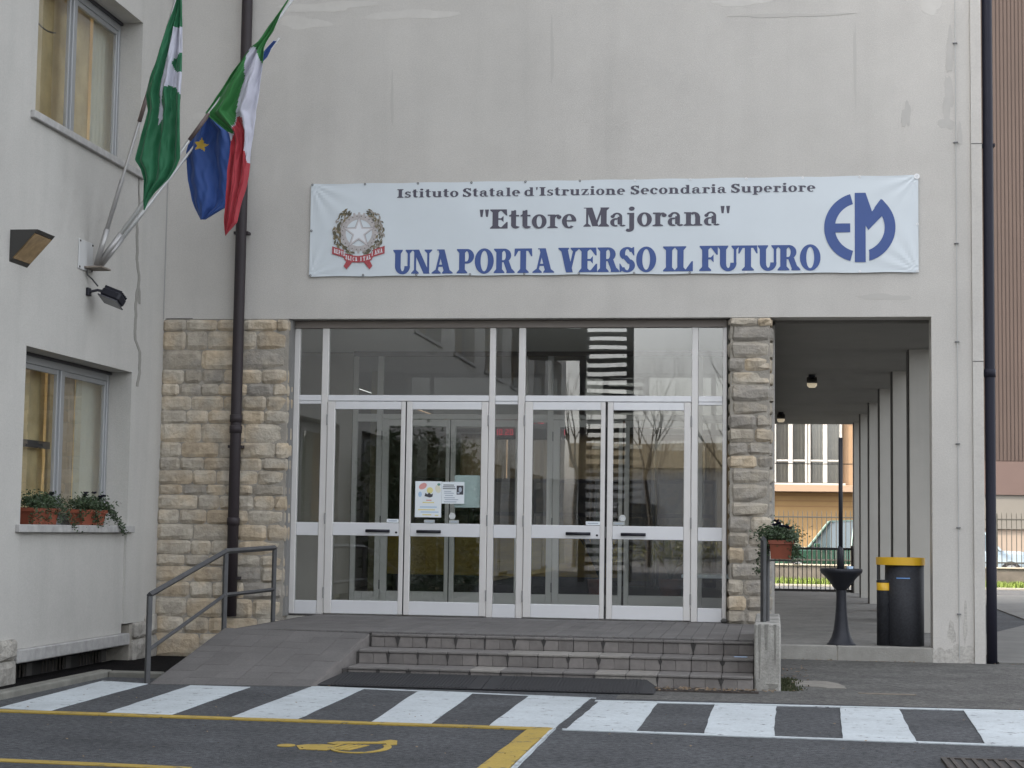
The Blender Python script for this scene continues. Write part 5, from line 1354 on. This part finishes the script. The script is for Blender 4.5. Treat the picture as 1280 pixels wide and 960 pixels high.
# ------------------------------------------------------------------ beyond: grass, garden wall, fence
GRS = M('grass_blades', (.085, .12, .012), .8, var=.4, vscale=2)
struct(flat('grass_verge', [(-30, 26.9), (40, 26.9), (40, 30.6), (-30, 30.6)], .03, M('grass_soil', (.055, .075, .018), .95, var=.3, vscale=4), thick=.03))
m = MB(); rd = random.Random(4)
for k in range(9000):
    x, y = rd.uniform(-1, 11), rd.uniform(27.0, 30.5); h = rd.uniform(.06, .16); a = rd.uniform(0, 3.14); lx_ = rd.uniform(-.05, .05)
    dx, dy = math.cos(a) * .014, math.sin(a) * .014
    m.add([(x - dx, y - dy, .03), (x + dx, y + dy, .03), (x + lx_, y + lx_, .03 + h)], [(0, 1, 2)])
o = m.build('grass', GRS); o['kind'] = 'stuff'
m = MB(); m.bbox(-30, 40, 26.72, 26.9, -.05, .05, .01); struct(m.build('verge_kerb', M('pale_kerb', (.26, .24, .20), .9)))
m = MB(); m.bbox(-30, 45, 30.6, 30.85, -.05, .46, .01); gw = tag(m.build('garden_wall', M('garden_wall', (.11, .095, .08), .95, var=.25, vscale=3)), 'low dark garden wall running behind the grass strip', 'wall')
m = MB(); m.bbox(-30, 45, 30.56, 30.89, .461, .50, .006); m.build('coping', M('wall_coping', (.34, .30, .24), .9), gw)
FEN = M('fence_steel', (.075, .07, .06), .5, metal=.4)
e = empty('iron_fence', (4, 30.72, .5), 'tall grey iron bar fence standing on the garden wall', 'fence')
for z in (.62, 1.80):
    m = MB(); m.bbox(-3, 14, 30.70, 30.74, z - .02, z + .02, .004); m.build('rail', FEN, e)
k = 0; x = -.15
while x < 9.0:
    if x < 3.4 or x > 5.8:
        m = MB(); big = (k % 16 == 0); r_ = .028 if big else .0125
        m.tube([(x, 30.72, .5), (x, 30.72, 1.93), (x, 30.72, 1.99)], [r_, r_, .004], 5); m.build('bar', FEN, e)
    x += .131; k += 1

# ------------------------------------------------------------------ far buildings
YB = 47.0
YEL = M('yellow_plaster', (.26, .17, .10), .9, var=.08, vscale=.8)
YEL2 = M('ochre_plaster', (.235, .15, .065), .9, var=.08, vscale=.8)
CREAM = M('cream_frame', (.34, .33, .31), .7)
e = empty('yellow_house', (0, YB, 0), 'sunlit ochre house with white framed windows and a balcony ledge beyond the passage', 'building')
m = MB(); m.box(-14, 4.2, YB, YB + 9, 0, 12); m.build('wall', YEL, e)
m = MB(); m.bbox(-14, 4.3, YB - .7, YB - .002, 2.88, 3.12, .01); m.build('balcony_slab', M('slab_pale', (.27, .19, .13), .9), e)
m = MB(); m.box(-13, 4.1, YB - .03, YB - .004, 0, 2.86); m.build('lower_wall', YEL2, e)
m = MB(); 
for z in (2.75, 2.55, 2.35): m.box(-13, 4.1, YB - .05, YB - .031, z - .012, z + .012)
m.build('wall_line', M('brown_line', (.18, .10, .05), .9), e)
WG = glass('house_glass', (.7, .7, .68), .08)
for k in range(5):
    for (x0, x1) in ((-2.95 + 0, -1.75), (-1.55, -.30), (.0, 1.20), (1.42, 2.62)):
        pass
def house_window(x0, x1, z0, z1, par):
    m = MB(); fw = .085
    m.bbox(x0, x0 + fw, YB - .08, YB - .003, z0, z1, .01); m.bbox(x1 - fw, x1, YB - .08, YB - .003, z0, z1, .01)
    mid = (x0 + x1) / 2
    m.bbox(mid - .08, mid + .08, YB - .08, YB - .003, z0 + .001, z1 - fw, .01)
    m.bbox(x0 + fw, x1 - fw, YB - .079, YB - .003, z1 - fw, z1, .01)
    f = m.build('window', CREAM, par)
    for a, b in ((x0 + fw, mid - .08), (mid + .08, x1 - fw)):
        m = MB(); m.box(a, b, YB - .03, YB - .025, z0, z1 - fw); m.build('pane', WG, f)
        m = MB(); m.bbox(a, b, YB - .07, YB - .035, z0 + .78, z0 + .85, .01); m.build('crossbar', CREAM, f)
        m = MB()
        for i in range(13): m.v.append((a + (b - a) * i / 12, YB - .015 + .008 * math.sin(i * 1.9), z0)); 
        for i in range(13): m.v.append((a + (b - a) * i / 12, YB - .015 + .008 * math.sin(i * 1.9), z1 - fw))
        m.f = [(i, i + 1, 14 + i, 13 + i) for i in range(12)]; m.m = [0] * 12
        m.build('net_curtain', M('net_curtain', (.22, .215, .20), .9, var=.2, vscale=3), f)
for (x0, x1) in ((-2.3, -1.05), (-.95, .30), (-.02 + .55 - .48, 1.28), (1.36, 2.60), (-4.5, -3.2), (-3.1, -1.9 - .5)):
    pass
for x0 in (-5.25, -3.90, -2.55, -1.20, .12, 1.38):
    house_window(x0 + .02, x0 + 1.25, 3.22, 5.52, e)
    m = MB(); m.box(x0 + 1.26, x0 + 1.26 + .0, YB - .02, YB, 3.2, 5.5)
m = MB(); m.box(-5.3, 2.75, YB - .09, YB - .004, 5.53, 5.62); m.build('lintel', CREAM, e)
m = MB(); m.bbox(-5.3, 2.75, YB - .30, YB - .09, 3.13, 3.20, .01); m.build('window_sill', CREAM, e)
for (zz) in (8.0,):
    for x0 in (-5.25, -2.55, .12): house_window(x0 + .02, x0 + 1.25, 7.2, 9.4, e)

e = empty('ribbed_building', (9, 44, 0), 'tall brown ribbed building with a pink band rising behind the right corner', 'building')
BR = M('brown_cladding', (.050, .034, .028), .8, var=.12, vscale=.5)
m = MB(); m.box(5.7, 30, 44.05, 60, 3.95, 34); wl = m.build('wall', M('brown_recess', (.050, .034, .028), .85), e)
k = 0; x = 5.72
while x < 12.3:
    m = MB(); m.box(x, x + .08, 44.038, 44.05, 3.97, 30); m.build('rib', BR, e); x += .13; k += 1
m = MB(); m.box(5.7, 30, 43.93, 60, 2.78, 3.94); m.build('pink_band', M('pink_render', (.088, .060, .053), .9, var=.06, vscale=1), e)
m = MB(); m.box(5.7, 30, 44.0, 60, 1.6, 2.77); m.build('pale_band', M('pale_render', (.14, .13, .115), .9, var=.05, vscale=1), e)
m = MB(); m.box(5.7, 30, 44.1, 60, 0, 1.59); m.build('base', M('base_render', (.25, .20, .16), .9), e)

# ------------------------------------------------------------------ parked cars
def car(x, y, yaw, paint, label, L_=4.2, W_=1.72, H_=1.5):
    e = empty('parked_car', (x, y, 0), label, 'car', 'cars parked behind the fence')
    e.rotation_euler = (0, 0, yaw)
    rt_ = Matrix.Translation((x, y, 0)) @ Matrix.Rotation(yaw, 4, 'Z')
    def put(m, nm, mat, par=e, smooth=False):
        m.v = [tuple(rt_ @ Vector(p)) for p in m.v]
        o = bpy.data.objects.new(nm, None)
        o = m.build(nm, mat, None, smooth); o.parent = par; o.matrix_parent_inverse = inv[par]
        inv[o] = Matrix.Identity(4)
        return o
    bpy.context.view_layer.update()
    inv = {e: rt_.inverted()}
    # body: stations along the length with lower and belt sections
    low = [(-.50, .42, .62), (-.485, .25, .80), (-.40, .20, .90), (-.22, .18, .93), (.0, .18, .93), (.20, .18, .95), (.40, .22, .98), (.485, .28, .90), (.50, .45, .70)]
    m = MB(); sec = 10
    for (fx_, z0, z1) in low:
        hw = W_ / 2 * (1 - .22 * (abs(fx_) * 2) ** 6)
        pr = [(-hw * .86, z0), (hw * .86, z0), (hw, z0 + .12), (hw * 1.0, (z0 + z1) / 2), (hw * .96, z1 - .08), (hw * .84, z1), (-hw * .84, z1), (-hw * .96, z1 - .08), (-hw, (z0 + z1) / 2), (-hw, z0 + .12)]
        m.v += [(fx_ * L_, py, pz) for py, pz in pr]
    for i in range(len(low) - 1):
        for k in range(sec): m.f.append((i * sec + k, i * sec + (k + 1) % sec, (i + 1) * sec + (k + 1) % sec, (i + 1) * sec + k))
    m.f += [tuple(range(sec))[::-1], tuple(range((len(low) - 1) * sec, len(low) * sec))]; m.m = [0] * len(m.f)
    body = fixn(put(m, 'body', paint, smooth=False))
    # cabin (glass house) and roof
    st_ = [(-.24, .93, .74), (-.10, H_ - .04, .60), (.12, H_, .60), (.32, H_ - .05, .60), (.43, .97, .72)]
    m = MB()
    for fx_, z1, hw in st_: m.v += [(fx_ * L_, -.76, .90), (fx_ * L_, .76, .90), (fx_ * L_, hw, z1 - .03), (fx_ * L_, -hw, z1 - .03)]
    for i in range(4):
        for k in range(4): m.f.append((i * 4 + k, i * 4 + (k + 1) % 4, i * 4 + 4 + (k + 1) % 4, i * 4 + 4 + k))
    m.f += [(3, 2, 1, 0), (16, 17, 18, 19)]; m.m = [0] * len(m.f)
    fixn(put(m, 'windows', CARG))
    m = MB()
    for fx_, z1, hw in st_[1:4]: m.v += [(fx_ * L_, -hw - .02, z1 - .05), (fx_ * L_, hw + .02, z1 - .05), (fx_ * L_, hw - .08, z1), (fx_ * L_, -hw + .08, z1)]
    for i in range(2):
        for k in range(4): m.f.append((i * 4 + k, i * 4 + (k + 1) % 4, i * 4 + 4 + (k + 1) % 4, i * 4 + 4 + k))
    m.f += [(3, 2, 1, 0), (8, 9, 10, 11)]; m.m = [0] * len(m.f); fixn(put(m, 'roof', paint))
    for s_ in (-1, 1):
        for (a, b) in (((-.24, .93, .755), (-.10, H_ - .06, .62)), ((.04, .93, .765), (.06, H_ - .05, .62)), ((.43, .96, .74), (.32, H_ - .07, .62)), ((.24, .93, .765), (.24, H_ - .06, .62))):
            m = MB(); m.tube([(a[0] * L_, s_ * a[2], a[1]), (b[0] * L_, s_ * b[2], b[1])], .03, 6); put(m, 'pillar', paint)
        m = MB(); m.bbox(-.21 * L_, -.17 * L_, s_ * .90 - .06, s_ * .90 + .06, .95, 1.06, .02); put(m, 'mirror', paint)
        for fx_ in (-.31, .30):
            m = MB(); m.lathe(0, 0, [(.001, -.09), (.20, -.09), (.30, -.10), (.31, -.06), (.31, .06), (.30, .10), (.20, .09), (.001, .09)], 24)
            m.v = [(fx_ * L_ + a, s_ * .76 + c, .31 + b) for a, b, c in m.v]; wv = put(m, 'wheel', RUBBER)
            m = MB(); m.lathe(0, 0, [(.001, .0), (.19, .0), (.20, .02), (.001, .03)], 20); m.v = [(fx_ * L_ + a, s_ * (.858 + c), .31 + b) for a, b, c in m.v]; put(m, 'rim', M('rim_metal', (.4, .4, .4), .35, metal=.8), wv)
        m = MB(); m.bbox(-.497 * L_, -.465 * L_, s_ * .62 - .14, s_ * .62 + .14, .62, .76, .03); put(m, 'headlight', M('headlight', (.65, .65, .62), .1, coat=1))
        m = MB(); m.bbox(.475 * L_, .499 * L_, s_ * .66 - .10, s_ * .66 + .10, .66, .86, .03); put(m, 'tail_light', M('tail_light', (.35, .02, .02), .2, coat=1))
    return e
CARG = M('car_glass', (.05, .07, .08), .06, spec=.8, coat=1)
def cpaint(n, c): return M(n, c, .3, metal=.2, coat=1.0)
struct(flat('street', [(-60, 31.0), (80, 31.0), (80, 43.5), (-60, 43.5)], .0045, M('street_asphalt', (.085, .083, .08), .9, var=.15, vscale=2)))
car(2.2, 34.6, 0.0, cpaint('green_car_paint', (.008, .04, .022)), 'dark green parked car behind the fence at the end of the passage', 4.4, 1.75, 1.78)
car(-.1, 38.3, math.pi, cpaint('cream_car_paint', (.48, .50, .40)), 'pale cream parked car just left of the green car behind the fence', 4.4, 1.75, 1.72)
car(5.75, 35.0, math.pi, cpaint('blue_car_paint', (.30, .37, .42)), 'pale blue parked car behind the fence right of the school corner', 3.9, 1.70, 1.62)

# ------------------------------------------------------------------ behind the camera (seen mirrored in the glass)
e = empty('fire_escape', (-4.3, -27.5, 0), 'dark steel open tread fire escape behind the yard, mirrored in the door glass', 'staircase')
STL = M('stair_steel', (.03, .03, .032), .6, metal=.3)
# flight faces the doors: treads rise away from the viewer
zt = 0; n = 44
for s_ in (-1, 1):
    m = MB(); m.v = []
    x = -4.3 + s_ * .62
    m.box(x - .09, x + .09, -27.2, -27.0, 0, 10.5); m.build('stringer', STL, e)
for k in range(n):
    z = .25 + k * .235; m = MB(); m.box(-4.83, -3.77, -27.6, -27.25, z - .05, z + .045); m.build('tread', STL, e)
m = MB(); m.box(-6.7, -4.95, -29.0, -27.4, 6.05, 6.75); m.build('landing', STL, e)
m = MB(); m.tube([(-6.7, -27.5, 7.75), (-4.9, -27.5, 7.65)], .03, 6)
for x in (-6.5, -6.0, -5.5, -5.0): m.tube([(x, -27.5, 6.7), (x, -27.5, 7.7)], .02, 6)
m.build('railing', STL, e)
BARK = M('bark', (.05, .042, .035), .9)
def bare_tree(x, y, h, seed, label):
    e = empty('bare_tree', (x, y, 0), label, 'tree', 'bare winter trees behind the yard')
    rd = random.Random(seed); br = MB()
    def grow(p, d, l, r, lev):
        pts = [p]; rr = [r]; q = p; dd = d
        for k in range(4):
            dd = (dd + Vector((rd.uniform(-.2, .2), rd.uniform(-.2, .2), rd.uniform(-.02, .16)))).normalized(); q = q + dd * l / 4; pts.append(q); rr.append(r * (1 - .16 * (k + 1)))
        br.tube(pts, rr, 5 if lev < 2 else 3, cap=False)
        if lev < 6:
            for k in range(3 if lev > 0 else 4):
                i = rd.randint(2, 4); nd = (dd + Vector((rd.uniform(-1, 1), rd.uniform(-1, 1), rd.uniform(-.1, .7))) * .8).normalized(); grow(pts[i], nd, l * rd.uniform(.6, .8), rr[i] * .62, lev + 1)
    tk = MB(); top = Vector((x + rd.uniform(-.3, .3), y, h * .32)); tk.tube([(x, y, 0), (x, y, h * .15), top], [.12, .09, .07], 8); tk.build('trunk', BARK, e)
    for k in range(4): grow(top, Vector((rd.uniform(-.7, .7), rd.uniform(-.5, .5), 1)).normalized(), h * .22, .05, 0)
    br.build('branches', BARK, e)
bare_tree(-4.4, -46, 10.5, 1, 'bare tree left of the pair behind the yard, mirrored in the glass'); bare_tree(-1.6, -44, 10.0, 2, 'bare tree right of the pair behind the yard, mirrored in the glass')
bare_tree(.6, -47, 12, 7, 'rightmost bare tree behind the yard, mirrored at the edge of the door glass'); bare_tree(-7.2, -46, 11, 5, 'bare tree standing beyond the fire escape behind the yard')
e = empty('warehouse', (0, -62, 0), 'low pale industrial building behind the yard, mirrored in the door glass', 'building')
m = MB(); m.box(-9, 30, -72, -62, 0, 4.3); m.build('wall', M('warehouse_grey', (.30, .30, .30), .9, var=.1, vscale=.3), e)
m = MB(); m.box(-9.2, 30.2, -72.2, -61.8, 4.3, 5.4); m.build('fascia', M('warehouse_cream', (.48, .40, .28), .9), e)
for k in range(6):
    m = MB(); m.box(-7 + k * 5, -5.2 + k * 5, -61.98, -61.94, 1.2, 2.6); m.build('window', M('dark_pane', (.04, .045, .05), .2), e)
e = empty('yard_railing', (2, -48, 0), 'sunlit steel railing behind the yard, mirrored low in the right door glass', 'fence')
for z in (.35, 1.25):
    m = MB(); m.box(-4, 8, -48.02, -47.98, z - .03, z + .03); m.build('rail', FEN, e)
for k in range(48):
    m = MB(); m.tube([(-4 + k * .25, -48, 0), (-4 + k * .25, -48, 1.35)], .02, 5); m.build('bar', FEN, e)
m = MB(); rd = random.Random(8)
cs = [(x * .25 - 6, -49.5, .35 + .2 * (x % 3)) for x in range(80)]
leaves(m, cs, 5000, (.3, .3, .22), .13, rd)
o = m.build('hedge', M('hedge_leaf', (.13, .13, .035), .8, var=.4, vscale=3)); o['kind'] = 'stuff'
for k, (y, h) in enumerate(((-8.6, 2.6), (-9.7, 2.9), (-10.6, 2.7), (-12.1, 3.0), (-13.6, 2.8), (-15.1, 2.9), (-16.6, 2.7))):  # shrubs added out of view to darken the wing mirrored in the doors
    nm = ('first', 'second', 'third', 'fourth', 'fifth', 'sixth', 'seventh')[k]
    e = empty('added_shrub', (-6.15, y, 0), 'added unseen evergreen shrub that darkens the mirrored left wing, %s from the kerb corner' % nm, 'shrub', 'shrubs added out of view along the left wing')
    m = MB(); m.tube([(-6.15, y, 0), (-6.15, y, h * .7)], .05, 6); m.build('stem', BARK, e)
    m = MB(); leaves(m, [(-6.15, y, .35 + j * (h - .5) / 9) for j in range(10)], 1500, (.16, .30, .16), .13, rd); leaves(m, [(-6.15, y, .3 + j * (h - .5) / 9) for j in range(10)], 300, (.2, .34, .2), .12, rd, 1)
    m.build('foliage', [LEAF, LEAF2], e)
